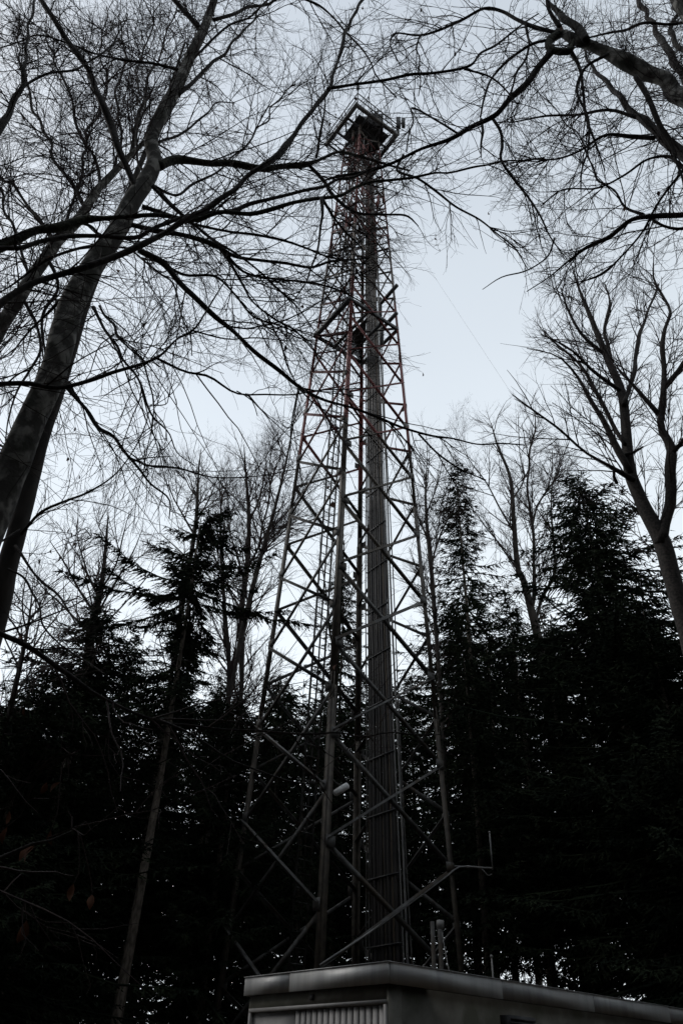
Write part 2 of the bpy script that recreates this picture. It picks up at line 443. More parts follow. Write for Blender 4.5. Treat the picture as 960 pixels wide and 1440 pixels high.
# top platform
def plat(k, r, z): return TC + np.array([r * math.cos(A4[k]), r * math.sin(A4[k]), z])
ZP, RP = 39.0, 1.84
t_ = MB(); t_.bar(plat(1, RP, ZP), plat(0, RP, ZP), .16, .24); top = t_.build('top_platform', STEEL, tower)
for a, c in ((1, 2), (2, 3)):
    q = MB(); q.bar(plat(a, RP - .1, ZP - .003), plat(c, RP, ZP - .003), .14, .24); q.build('edge_beam', DARKSTEEL if a == 2 else STEEL, top)
q = MB(); q.bar(plat(3, RP - .1, ZP - .006), plat(0, RP - .1, ZP - .006), .07, .12); q.build('edge_beam', DARKSTEEL, top)
for t in (.3, .66):
    for (a, b_, c, d_) in ((1, 2, 0, 3), (1, 0, 2, 3)):
        q = MB(); s = ZP - .05 - .02 * (a + c)
        q.bar(plat(a, RP - .1, s) * (1 - t) + plat(b_, RP - .1, s) * t, plat(c, RP - .1, s) * (1 - t) + plat(d_, RP - .1, s) * t, .08, .12); q.build('joist', DARKSTEEL, top)
q = MB()
for i in range(15):
    t = .3 + .55 * i / 14
    q.bar(plat(1, 1.3, ZP + .09) * (1 - t) + plat(2, 1.3, ZP + .09) * t, plat(0, 1.3, ZP + .09) * (1 - t) + plat(3, 1.3, ZP + .09) * t, .05, .03)
q.build('grating', DARKSTEEL, top)
q = MB(); q.prism(plat(1, 1.25, ZP + .13), plat(2, 1.35, ZP + .13), [(-.02, -.02), (1.35, -.02), (1.35, .02), (-.02, .02)]); q.build('floor_plate', DARKSTEEL, top)
for i in range(16):
    a_ = .9 * i; q = MB(); p = plat(1 + (i % 2), 1.0 + .05 * i, ZP + .2 + .11 * i) * .5 + plat((i * 3) % 4, 1.5, ZP + .3) * .5
    q.tube([p, p + [.30 * math.cos(a_), .30 * math.sin(a_), .15]], .025, 5); q.tube([p - [0, 0, .5], p + [0, 0, .4]], .03, 5); q.build('small_antenna', DARKSTEEL, top)
for k in range(4):
    for t in (0, .5):
        q = MB(); p = plat(k, RP, ZP) * (1 - t) + plat((k + 1) % 4, RP, ZP) * t; q.bar(p, p + [0, 0, 1.15], .05, .05, up=(1, 0, 0)); q.build('railing_post', STEEL, top)
    for h in (.6, 1.12):
        q = MB(); q.bar(plat(k, RP, ZP + h), plat((k + 1) % 4, RP, ZP + h), .04, .04); q.build('handrail', STEEL, top)
for (k, t, s, h) in ((1, .5, .30, 1.2), (2, .25, .62, 1.1), (1, .72, .85, 1.3), (1, .12, .45, .8), (2, .7, .35, 1.0)):
    q = MB(); p = (plat(k, 1.2, ZP + .12) * (1 - t) + plat((k + 1) % 4, 1.2, ZP + .12) * t) * s + ax(ZP + .12) * (1 - s)
    q.box(p + [0, 0, h / 2], (.75, .6, h)); q.build('equipment_cabinet', DARKSTEEL, top)
for k, dz in ((2, 1.3),):
    q = MB(); p = plat(k, RP + .05, ZP); q.bar(p, p + [0, 0, 1.9], .06, .06, up=(1, 0, 0)); q.box(p + [0, 0, dz], (.22, .16, 1.0)); q.box(p + [.26, .05, dz + .1], (.18, .14, .8)); q.bar(p + [0, 0, dz], p + [.26, .05, dz], .05); q.build('panel_antenna', DARKSTEEL, top)
q = MB(); p = plat(1, RP, ZP); q.tube([p + [0, 0, 1.1], p + [0, 0, 1.5]], .03, 6); q.tube([p + [0, 0, 1.5], p + [0, 0, 1.55], p + [0, 0, 1.8], p + [0, 0, 1.85]], [.05, .09, .09, .04], 8); q.build('obstruction_light', DARKSTEEL, top)
q = MB(); p = plat(1, RP - .05, ZP); q.tube([p, p + [0, 0, 2.9]], [.035, .012], 6); q.build('whip_antenna', DARKSTEEL, top)
for dx in (-.35, 0, .4):
    q = MB(); p = ax(ZP) + np.array([dx, .1 * dx, 0]); q.tube([p, p + [0, 0, 3.2 - abs(dx)]], .03, 6); q.build('whip_antenna', DARKSTEEL, top)
# floodlight on the near leg
q = MB(); p = leg(1, 5.45); lp = at(480, 1110, p[1] + .35)
q.tube([p + [.1, .1, .22], p * .45 + lp * .55 + [0, 0, .12], lp + [0, 0, .09]], .016, 6); fl = q.build('floodlight', STEEL, tower)
q = MB(); dv = at(490, 1104, p[1] + .35) - at(471, 1116, p[1] + .35); u = dv / np.linalg.norm(dv)
q.tube([lp - u * .2, lp - u * .17, lp - u * .02, lp + u * .05, lp + u * .17, lp + u * .19], [.04, .075, .08, .08, .075, .03], 12); q.build('lamp_housing', WHITE, fl, True)
# antenna arm on the right leg, feed cable running down the brace
q = MB(); p0 = leg(2, 4.36); p1 = at(692, 1221, p0[1] - .3)
q.tube([p0, p1], .022, 7); arm = q.build('antenna_arm', PIPE, tower)
q = MB(); q.tube([p1 - [0, 0, .03], p1 + [0, 0, .78]], .018, 7); q.ball(p1 + [0, 0, .80], .03); q.build('whip_antenna', PIPE, arm)
a1 = p0 * .35 + p1 * .65; a2 = at(681, 1229, p0[1] - .3); a3 = at(690, 1226, p0[1] - .3)
q = MB(); q.tube(resample([p0 * .3 + p1 * .7, at(680, 1225, p0[1] - .25), at(686, 1231, p0[1] - .25), at(691, 1229, p0[1] - .25)], np.ones(4), n=10)[0], .008, 5); q.build('cable_loop', PIPE, arm)
c0, c1 = leg(1, 1.9), leg(2, 4.2)
o_ = (leg(1, 3) + leg(2, 3)) / 2 - ax(3); o_[2] = 0; o_ /= np.linalg.norm(o_); o_ = o_ * .05 + [0, 0, .06]
q = MB(); q.tube(resample([c0 + o_, c0 * .6 + c1 * .4 + o_ - [0, 0, .04], c0 * .12 + c1 * .88 + o_, p0 * .85 + p1 * .15 + [0, -.03, -.02], p0 * .4 + p1 * .6 + [0, -.03, 0]], np.ones(5), n=24)[0], .02, 6); q.build('feed_cable', PIPE, tower)

# guy wires
for (k, z, px, py, Y, lab) in ((2, 33.0, 985, 950, 9.0, 'thin guy wire from the tower down to the far right ground'),):
    a = leg(k, z); b_ = at(909, 836, 14.0); d = b_ - a; e = a + d * (a[2] / (a[2] - b_[2]))
    q = MB(); q.tube([a, a * .5 + e * .5 - [0, 0, .12], e], .0028, 4); o = q.build('guy_wire', STEEL); tag(o, lab, 'wire')
a = leg(2, 30.0); e = np.array([at(622, 660, 26)[0], 26, 0.]); 
q = MB(); q.tube([a, e], .003, 4); o = q.build('guy_wire', STEEL); tag(o, 'faint thin wire hanging beside the right side of the tower', 'wire')

# ------------------------------------------------------------------ equipment building
PHI = .86475; BD = 11.5
uL = np.array([-math.cos(PHI), math.sin(PHI), 0]); uR = np.array([math.sin(PHI), math.cos(PHI), 0])
corner = at(546.3, 1352.6, BD); HB = corner[2]; FH = .237
def along(u, px):                     # length along a roof edge at which it reaches pixel column px
    lo, hi = 0., 40.
    for _ in range(50):
        mid = (lo + hi) / 2; x = project(corner + u * mid)[0]
        if (x > px) == (u is uL): lo = mid
        else: hi = mid
    return lo
LL = along(uL, 345); LR = 11.5
cB = np.array([corner[0], corner[1], 0])
OV = .07                               # fascia stands proud of the wall
bld = empty('equipment_building', (cB[0], cB[1], 0), 'low flat-roofed rendered building with grey metal fascia below the tower', 'building')
def slab(b, s0, s1, t0, t1, z0, z1):   # box spanned along uL (s) and uR (t)
    p = [cB + uL * s + uR * t + [0, 0, z] for z in (z0, z1) for s, t in ((s0, t0), (s1, t0), (s1, t1), (s0, t1))]
    b.add(p, [np.array([[3, 2, 1, 0], [4, 5, 6, 7], [0, 1, 5, 4], [1, 2, 6, 5], [2, 3, 7, 6], [3, 0, 4, 7]])])
DW0, DW1, DH = .105, LL - .09, HB - FH - .165
b = MB(); slab(b, OV, DW0, OV, .30, 0, HB - FH); slab(b, DW1, LL - OV, OV, .30, 0, HB - FH); slab(b, DW0, DW1, OV, .30, DH, HB - FH)
b.build('front_wall', PLASTER, bld)
b = MB(); slab(b, OV + .002, .30, .30, LR - OV, 0, HB - FH); b.build('side_wall', PLASTER, bld)
b = MB(); slab(b, LL - .3, LL - OV - .002, .30, LR - OV, 0, HB - FH); b.build('side_wall', PLASTER, bld)
b = MB(); slab(b, .30, LL - .3, LR - .3, LR - OV, 0, HB - FH); b.build('rear_wall', PLASTER, bld)
b = MB(); slab(b, .03, LL - .03, .03, LR - .03, HB - FH + .02, HB - .02); roof = b.build('roof', ROOFING, bld)
def fascia(s0, s1, t0, t1):
    b = MB(); slab(b, s0, s1, t0, t1, HB - FH, HB); b.build('fascia_panel', FASCIA, roof)
seam = along(uL, 408)
fascia(.004, seam - .004, -.006, .026); fascia(seam + .004, LL, -.002, .026)
nps = 5
for i in range(nps):
    t0, t1 = LR * i / nps, LR * (i + 1) / nps
    fascia(-.002 + .003 * (i % 2), .026, t0 + (.004 if i else .03), t1 - .004)
fascia(LL - .026, LL + .004, .03, LR); fascia(.03, LL - .03, LR - .02, LR + .004)
b = MB(); slab(b, -.014, LL + .012, -.016, .05, HB + .002, HB + .012); b.build('drip_edge', FASCIA, roof)
b = MB(); slab(b, -.012, .05, .051, LR, HB + .003, HB + .011); b.build('drip_edge', FASCIA, roof)
# door: frame, plain leaf on the left, ribbed leaf on the right
b = MB(); slab(b, DW0, DW1, OV - .02, .2, DH - .05, DH - .002); slab(b, DW0 + .001, DW0 + .05, OV - .018, .2, 0, DH - .05); slab(b, DW1 - .05, DW1 - .001, OV - .018, .2, 0, DH - .05)
door = b.build('door_frame', DOOR, bld)
dsp = along(uL, 411)
b = MB(); slab(b, dsp + .01, DW1 - .055, .10, .13, .02, DH - .055); b.build('door_leaf', DOOR, door)
b = MB(); slab(b, DW0 + .055, dsp - .01, .115, .13, .02, DH - .055); leafR = b.build('ribbed_door_leaf', DOOR, door)
nr = 15; w = (dsp - DW0 - .065) / nr
for i in range(nr):
    b = MB(); s = DW0 + .055 + w * i; slab(b, s + w * .12, s + w * .88, .085, .114, .03, DH - .06); b.build('panel', DOOR, door)
b = MB(); s = along(uL, 436); slab(b, s - .03, s + .03, OV - .03, OV, HB - FH - .12, HB - FH - .05); b.build('door_switch', DARKSTEEL, bld)
# dark vent hood on the side wall
tv = along(uR, 722)
b = MB(); slab(b, -.10, OV, tv - .30, tv + .30, HB - FH - .42, HB - FH - .19); vent = b.build('vent_hood', DARKSTEEL, bld)
for i in range(4):
    b = MB(); slab(b, -.115, -.101, tv - .28, tv + .28, HB - FH - .40 + i * .05, HB - FH - .37 + i * .05); b.build('louvre', DARKSTEEL, vent)
# two posts with a junction box behind the roof edge
for (px, pyt, w, lab) in ((607.5, 1296, .07, 'grey square post behind the roof, without a box'), (617.5, 1298, .075, 'grey square post behind the roof carrying a small box on top')):
    p = at(px, pyt, 15.6)
    rt_ = empty('post', (p[0], p[1], 0), lab, 'post', 'posts behind the roof')
    b = MB(); b.bar((p[0], p[1], 0), p, w, w, up=(1, 0, 0)); b.build('shaft', STEEL, rt_)
    if px > 610:
        b = MB(); c = at(618.5, 1300, 15.4); b.box(c, (.12, .10, .13)); b.build('junction_box', PIPE, rt_)
        b = MB(); b.tube(resample([c - [-.03, 0, .08], at(623, 1322, 15.3), at(627, 1345, 15.2), at(634, 1380, 15.1)], np.ones(4), n=12)[0], .009, 5); b.build('cable', PIPE, rt_)
p = at(690.5, 1345, 15.6); b = MB(); b.tube([(p[0], p[1], 0), p], .015, 6); b.ball(p, .03); o = b.build('thin_rod', PIPE); tag(o, 'thin upright metal rod behind the roof edge, right of the posts', 'rod')

# ------------------------------------------------------------------ bare broad-leaved trees
def clear_zone(P):
    """open patches of sky that the branches do not reach into"""
    x, y = project(P)
    return ((x - 668) / 62) ** 2 + ((y - 470) / 115) ** 2 < 1 or ((x - 320) / 105) ** 2 + ((y - 600) / 62) ** 2 < 1 or ((x - 590) / 40) ** 2 + ((y - 590) / 60) ** 2 < 1

def ramify(parents, g, spec, avoid=True, updir=(0, 0, 1), keep=None):
    """side shoots, their shoots, and so on. spec: list of (spacing, length, radius, angle, wiggle, lift, npts)"""
    out = []; cur = parents
    upv = np.array(updir, float)
    for li, (sp, ln, rad, ang, wig, lift, npt) in enumerate(spec):
        nxt = []
        for P, r in cur:
            seg = np.linalg.norm(np.diff(P, axis=0), axis=1); s = np.concatenate([[0], np.cumsum(seg)]); L = s[-1]
            n = g.poisson(L / sp)
            for _ in range(n):
                u = g.uniform(.08 if li else .03, 1.0) * L
                k = min(np.searchsorted(s, u, 'right') - 1, len(P) - 2); t = (u - s[k]) / max(seg[k], 1e-9)
                p = P[k] * (1 - t) + P[k + 1] * t; rp = r[k] * (1 - t) + r[k + 1] * t
                T = (P[k + 1] - P[k]) / max(seg[k], 1e-9)
                v = g.normal(size=3); v -= T * (v @ T); v /= np.linalg.norm(v) + 1e-9
                a = R(ang * g.uniform(.6, 1.3))
                d = T * math.cos(a) + v * math.sin(a) + upv * lift * g.uniform(.3, 1.5); d /= np.linalg.norm(d)
                l = ln * g.uniform(.35, 1.25) * (1 - .45 * u / L)
                r0 = min(rp * .75, rad * g.uniform(.7, 1.2))
                pts = [p]; st = l / (npt - 1); dd = d
                for _j in range(npt - 1):
                    dd = dd + g.normal(size=3) * wig + upv * lift * .12; dd /= np.linalg.norm(dd)
                    pts.append(pts[-1] + dd * st)
                pts = np.array(pts)
                if avoid and clear_zone(pts[-1]) and g.random() < .93: continue
                if keep is not None and not keep(pts[-1]): continue
                nxt.append((pts, np.linspace(r0, max(r0 * .35, .0012), npt)))
        out += nxt; cur = nxt
    return out

def traced(pts, Y0, Y1=None):
    """traced limb: (column, row, width in pixels) list, running from forward distance Y0 to Y1"""
    if Y1 is None: Y1 = Y0
    a = np.array([p[:2] for p in pts], float)
    s = np.concatenate([[0], np.cumsum(np.linalg.norm(np.diff(a, axis=0), axis=1))]); s = s / s[-1]
    P = []; rr = []; w = pts[0][2]
    for p, t in zip(pts, s):
        if len(p) > 2: w = p[2]
        q = at(p[0], p[1], Y0 + (Y1 - Y0) * t); P.append(q)
        rr.append(w / 2 / F * float((q - EYE) @ _fw))
    return np.array(P), np.array(rr)

# one curled dry leaf, shared by all
lv = []; lf = []
for i, (x, w, z) in enumerate(((0, .0, 0), (.25, .2, .03), (.5, .27, .10), (.75, .19, .10), (1, .0, .02))):
    lv += [(x, -w, z + w * .5), (x, 0, z), (x, w, z + w * .35)]
for i in range(4):
    a = i * 3; lf += [(a, a + 3, a + 4, a + 1), (a + 1, a + 4, a + 5, a + 2)]
LEAFMESH = mesh_from('leaf', np.array(lv) * .075, [np.array(lf)], LEAF, True)
def add_leaves(tree, twigs, n, g, spots=()):
    off = abs_loc(tree)
    sel = [twigs[i][0][-1] for i in g.choice(len(twigs), min(n, len(twigs)), replace=False)] + [np.array(s) for s in spots]
    for p in sel:
        o = bpy.data.objects.new('leaf', LEAFMESH); C.objects.link(o); o.parent = tree
        o.location = p - off; o.rotation_euler = (g.uniform(-1, 1), R(90) + g.uniform(-.6, .6), g.uniform(0, 6.3))
        s = g.uniform(.55, 1.15); o.scale = (s, s * g.uniform(.6, 1.2), s)

def broadleaf(name, label, trunk, limbs, spec, seed, group=None, mats=None, leaves=0, leafspots=(), sides=18, avoid=True, trunkspec=True, twiglimit=1, rough=.06, step=.08):
    """trunk: traced (P, r); it is carried down to the ground. limbs: list of (P, r, mossy)"""
    g = np.random.default_rng(seed)
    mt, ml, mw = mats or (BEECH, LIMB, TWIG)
    P, r = trunk
    if P[0][2] > .05:
        b = P[0].copy(); b[2] = -.15; d = P[1] - P[0]
        b[0] -= d[0] / max(d[2], .1) * P[0][2] * .5; 
        mid = (b + P[0]) / 2
        P = np.vstack([b, b * .88 + P[0] * .12, mid, P]); r = np.concatenate([[r[0] * 1.5, r[0] * 1.1, r[0] * 1.04], r])
    base = P[0].copy(); base[2] = 0
    t = empty(name, base, label, 'tree', group)
    limb_mesh('trunk', P, r, mt, t, sides, rough, seed, step)
    src = []
    if trunkspec: 
        Pq, rq = resample(P, r, .25); h = len(Pq); src.append((Pq[int(h * .45):], rq[int(h * .45):]))
    for i, lm in enumerate(limbs):
        LP, lr = lm[0], lm[1]
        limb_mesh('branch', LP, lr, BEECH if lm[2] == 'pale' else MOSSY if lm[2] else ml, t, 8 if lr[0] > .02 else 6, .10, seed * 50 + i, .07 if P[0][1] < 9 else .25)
        src.append(resample(LP, lr, .2))
    tw = ramify(src, g, spec, avoid)
    if tw and len(leafspots):                      # each of these leaves hangs on a twig of its own
        allp = np.vstack([q[0] for q in tw] + [q[0] for q in src])
        for sp in leafspots:
            sp = np.array(sp); dv = np.linalg.norm(allp - sp, axis=1) + np.where(allp[:, 2] < sp[2] + .05, .3, 0); q0 = allp[np.argmin(dv)]
            if dv.min() < 2.2:
                m1 = q0 * .6 + sp * .4 + g.normal(size=3) * .05 + [0, 0, .06]; m2 = q0 * .15 + sp * .85 + g.normal(size=3) * .02 + [0, 0, .05]
                tw.append((resample([q0, m1, m2, sp], np.ones(4), n=7)[0], np.linspace(.004, .0015, 7)))
    if tw:
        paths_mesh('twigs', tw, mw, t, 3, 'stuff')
        if leaves or len(leafspots): add_leaves(t, tw[len(tw) // 3:], leaves, g, leafspots)
    return t, tw

NEAR = [(.21, 1.7, .0100, 44, .10, .02, 9), (.15, .80, .0055, 42, .13, .0, 6), (.14, .34, .0033, 42, .16, .0, 3)]

# --- great beech at the left edge
YA = 5.2
A_tr = traced([(-22, 750, 51.7), (20, 650, 44.1), (45, 590, 39.5), (75, 525, 35.7), (92, 460, 36.1), (105, 420, 34.4), (130, 375, 31.1), (165, 325, 26.9), (185, 285, 25.2), (208, 250, 23.5), (217, 225, 21.0), (213, 195, 19.3), (228, 160, 18.5), (250, 120, 16.8), (268, 78, 15.1), (285, 45, 12.6), (298, 10, 10.9), (310, -30, 9.2), (335, -100, 6.7), (350, -190, 3.4)], YA)
def TRA(pts, y0, y1=None, moss=False):
    """a limb traced roughly, given the small kinks and swellings of a grown branch"""
    P, r = traced(pts, y0, y1)
    g = np.random.default_rng(int(abs(P.sum()) * 1e4) % 2 ** 31)
    d = float(np.mean((P - EYE) @ _fw))
    P, r = resample(P, r, .035 * d)
    k = len(P)
    if k > 4:
        P[1:-1] += g.normal(size=(k - 2, 3)) * .0021 * d
        r = r * (1 + .10 * g.normal(size=k)).clip(.8, 1.25)
    return P, r, moss
A_l = [
 TRA([(193, 268, 10), (175, 225, 9), (160, 180, 9), (140, 135, 9), (122, 100, 9), (100, 60, 8.5), (82, 42, 8), (62, 2, 7), (48, -30, 6)], 5.15, 4.3),
 TRA([(222, 234, 13), (250, 226, 11), (290, 229, 10), (340, 233, 10), (400, 232, 9), (432, 230, 8), (447, 220, 5), (480, 217, 4.5), (510, 219, 4), (545, 228, 3.5), (575, 240, 2.5)], 5.2, 6.4, True),
 TRA([(432, 230, 6), (450, 250, 5.5), (470, 275, 5), (500, 300, 4), (540, 305, 3.5), (575, 302, 3), (592, 307, 2.5), (588, 318, 1.5)], 5.95, 6.3),
 TRA([(445, 222, 4), (449, 190, 4), (448, 170, 3), (458, 140, 2), (452, 105, 1.5)], 5.97, 5.6),
 TRA([(195, 352, 9), (210, 361, 9), (223, 367, 9), (247, 390, 7.5), (272, 417, 7), (293, 437, 7), (333, 472, 6.5), (360, 498, 6), (387, 518, 5.5), (420, 547, 5), (437, 553, 4.5), (477, 567, 4), (510, 578, 4), (545, 595, 3.5), (580, 608, 3.5), (620, 614, 3), (679, 620, 2.5), (738, 626, 1.5)], 5.2, 6.6),
 TRA([(588, 610, 3), (620, 642, 2.8), (651, 662, 2.4), (683, 675, 1.5)], 6.25, 6.5),
 TRA([(420, 547, 3), (417, 575, 2.5), (412, 600, 2), (408, 640, 1.5), (402, 670, 1)], 5.8, 5.7),
 TRA([(95, 541, 10), (108, 560, 6.5), (133, 592, 5.5), (167, 625, 4.5), (182, 643, 4), (210, 677, 3), (235, 700, 2.5), (238, 730, 1.5)], 5.15, 4.9),
 TRA([(182, 643, 3), (190, 650, 3), (233, 660, 2.5), (300, 670, 2), (350, 671, 2), (400, 662, 1.5), (440, 655, 1)], 5.0, 5.3),
 TRA([(132, 432, 5), (137, 443, 4), (150, 467, 4), (180, 510, 3.5), (200, 543, 3), (210, 573, 2.8), (227, 600, 2.2), (257, 640, 1.5), (275, 655, 1)], 5.1, 4.7),
 TRA([(140, 430, 4), (165, 470, 3), (200, 505, 2.5), (215, 560, 2), (235, 620, 1.5)], 5.1, 4.5),
 TRA([(300, 28, 6), (337, 17, 4.5), (373, 3, 3.5), (400, -4, 3), (427, 2, 2.8), (457, 17, 2.8), (487, 43, 2.5), (513, 80, 2.5), (533, 110, 2), (557, 137, 1.5)], 5.2, 5.9),
 TRA([(250, 133, 6), (277, 113, 5), (303, 87, 4), (330, 57, 3.5), (367, 13, 3), (380, -2, 2.5)], 5.2, 5.8),
 TRA([(262, 92, 4), (285, 62, 3.5), (320, 40, 3), (350, 25, 2.5), (372, 5, 2)], 5.2, 5.0),
 TRA([(250, 98, 5), (225, 92, 4), (200, 90, 3.5), (143, 73, 3), (97, 60, 3), (57, 52, 2.5), (7, 63, 2), (-20, 75, 1.5)], 5.2, 4.5),
 TRA([(281, 40, 8), (263, 20, 7), (245, 0, 6.5), (222, -28, 5)], 5.2, 4.9),
 TRA([(205, 255, 5), (235, 270, 4), (267, 258, 3.5), (300, 245, 3), (340, 205, 2.5), (380, 160, 2), (415, 118, 1.5)], 5.2, 5.9),
 TRA([(200, 290, 6), (240, 302, 5), (267, 312, 4.5), (327, 328, 4), (387, 338, 3.5), (430, 347, 3), (460, 357, 2.5), (500, 366, 1.5)], 5.2, 6.2),
 TRA([(176, 313, 7), (200, 317, 7), (240, 330, 7.5), (293, 340, 8), (320, 358, 5.5), (353, 363, 5), (377, 372, 4.5), (427, 375, 4), (467, 365, 3), (520, 362, 2)], 5.2, 6.3),
 TRA([(316, 356, 4.5), (340, 380, 3.5), (387, 388, 3), (433, 397, 3), (483, 408, 2.5), (513, 427, 1.5)], 5.7, 6.2),
 TRA([(305, 345, 4.5), (330, 377, 4), (350, 410, 3.5), (373, 437, 3), (413, 463, 2.5), (440, 487, 2), (470, 520, 1.5)], 5.7, 6.0),
 TRA([(373, 437, 3), (397, 487, 2.5), (410, 527, 1.8), (425, 565, 1.2)], 5.85, 5.8),
 TRA([(225, 368, 5), (237, 380, 4.5), (260, 385, 4), (313, 397, 3.5), (340, 427, 3), (367, 450, 2.5), (413, 467, 2), (453, 507, 1.5)], 5.3, 5.9),
 TRA([(215, 262, 5), (240, 285, 4.5), (280, 320, 4), (325, 352, 3.5), (380, 395, 3), (410, 425, 2), (440, 462, 1.5)], 5.2, 6.0),
 TRA([(170, 330, 6), (140, 345, 5), (100, 350, 4), (60, 372, 3.5), (20, 400, 3), (-15, 420, 2)], 5.3, 6.2),
 TRA([(120, 415, 6), (85, 420, 5), (60, 440, 4), (40, 470, 3), (15, 500, 2)], 5.3, 6.0),
 TRA([(205, 245, 5), (190, 200, 4), (205, 150, 3.5), (190, 110, 3), (205, 60, 2.5), (222, 10, 1.5)], 5.3, 5.9),
 TRA([(216, 215, 4), (240, 190, 3.5), (270, 180, 3), (300, 150, 2.5), (330, 145, 1.5)], 5.2, 5.7),
]
beechA, twA = broadleaf('beech_tree', 'thick grey beech trunk rising from the left edge of the photo', A_tr, A_l, NEAR, 11, 'bare beeches near the camera', leaves=55, sides=26, rough=.05,
    leafspots=[at(100, 748, 4.9), at(105, 762, 4.9), at(85, 779, 4.9), at(72, 773, 4.9), at(92, 768, 4.9), at(122, 805, 5), at(55, 785, 4.9), at(106, 600, 5), at(617, 352, 6.3), at(612, 334, 6.3), at(597, 330, 6.2)])

# --- second stem right behind it
YE = 6.4
E_tr = traced([(-12, 885, 36), (8, 808, 29), (25, 745, 26), (40, 690, 24), (56, 625, 22), (78, 560, 20), (100, 490, 18), (122, 420, 15), (150, 350, 12), (190, 250, 8), (230, 150, 5), (260, 60, 3)], YE)
E_l = [
 TRA([(30, 752, 5), (45, 735, 4.5), (67, 720, 4), (115, 693, 3.5), (133, 687, 3.2), (173, 655, 2.6), (200, 610, 2), (212, 570, 1.2)], 6.35, 5.6),
 TRA([(22, 768, 5), (30, 780, 4.2), (47, 797, 3.6), (67, 825, 3), (90, 853, 2.5), (107, 877, 2)], 6.3, 5.8),
 TRA([(12, 800, 4), (40, 822, 3.4), (55, 855, 3), (75, 890, 2.5), (110, 925, 2), (150, 950, 1.5)], 6.3, 5.7),
 TRA([(28, 745, 4), (5, 760, 3.5), (-20, 775, 3)], 6.3, 6.0),
 TRA([(50, 640, 4), (20, 635, 3.5), (-10, 620, 3)], 6.3, 6.1),
]
broadleaf('beech_tree', 'slimmer brown stem close behind the thick left beech', E_tr, E_l, [(.34, 1.0, .007, 50, .13, .05, 8), (.2, .45, .0038, 48, .17, .03, 6), (.17, .22, .0023, 45, .2, 0, 4)], 12, 'bare beeches near the camera', mats=(FARBARK, LIMB, TWIG), leaves=14, sides=20)

# --- leaning beech farther left, crossing behind the great one
YF = 7.2
F_tr = traced([(-95, 640, 28.9), (-45, 545, 23.8), (0, 462, 19.6), (20, 430, 18.7), (43, 393, 17.8), (67, 360, 17.0), (83, 337, 16.1), (110, 310, 14.4), (123, 290, 12.8), (137, 267, 11.0), (163, 240, 9.3), (182, 220, 7.6), (200, 203, 6.0), (222, 185, 4.2), (240, 160, 2.5)], YF)
F_l = [
 TRA([(184, 218, 7), (192, 180, 6), (198, 150, 5), (203, 137, 4.5), (215, 100, 3.5), (235, 50, 2.5), (250, 5, 1.5)], 7.2, 7.6),
 TRA([(120, 293, 6), (100, 260, 5), (75, 215, 4.5), (60, 170, 4), (40, 130, 3.5), (30, 80, 2.5), (28, 20, 2)], 7.2, 7.8),
 TRA([(80, 340, 6), (50, 300, 5), (20, 265, 4.5), (-10, 240, 4)], 7.2, 7.6),
 TRA([(140, 265, 5), (135, 225, 4.5), (110, 180, 4), (100, 130, 3), (75, 90, 2.5), (65, 40, 2)], 7.2, 6.8),
 TRA([(65, 362, 6), (80, 400, 4), (60, 450, 4), (62, 500, 3), (58, 560, 2)], 7.2, 7.6),
 TRA([(160, 242, 5), (175, 190, 4), (165, 140, 3.5), (175, 90, 3), (170, 30, 2)], 7.2, 7.5),
 TRA([(108, 312, 5), (130, 320, 4), (160, 345, 3.4), (200, 360, 3), (240, 400, 2.5), (262, 450, 2), (270, 500, 1.3)], 7.2, 7.0),
 TRA([(40, 398, 5), (25, 330, 4), (5, 280, 3.5), (-12, 230, 3)], 7.2, 7.9),
 TRA([(30, 415, 5), (55, 470, 4), (45, 520, 3), (20, 560, 2.5), (8, 620, 2)], 7.2, 7.4),
 TRA([(90, 330, 5), (120, 240, 4), (128, 180, 3.5), (150, 120, 3), (142, 60, 2), (150, 10, 1.5)], 7.2, 8.2),
]
FSPEC = [(.21, 2.2, .0125, 42, .09, .0, 10), (.17, .95, .0066, 40, .13, .0, 6), (.18, .40, .0040, 42, .16, 0, 3)]
broadleaf('beech_tree', 'leaning beech stem behind the thick left one, entering at the left edge', F_tr, F_l, FSPEC, 13, 'bare beeches near the camera', leaves=40, sides=20)

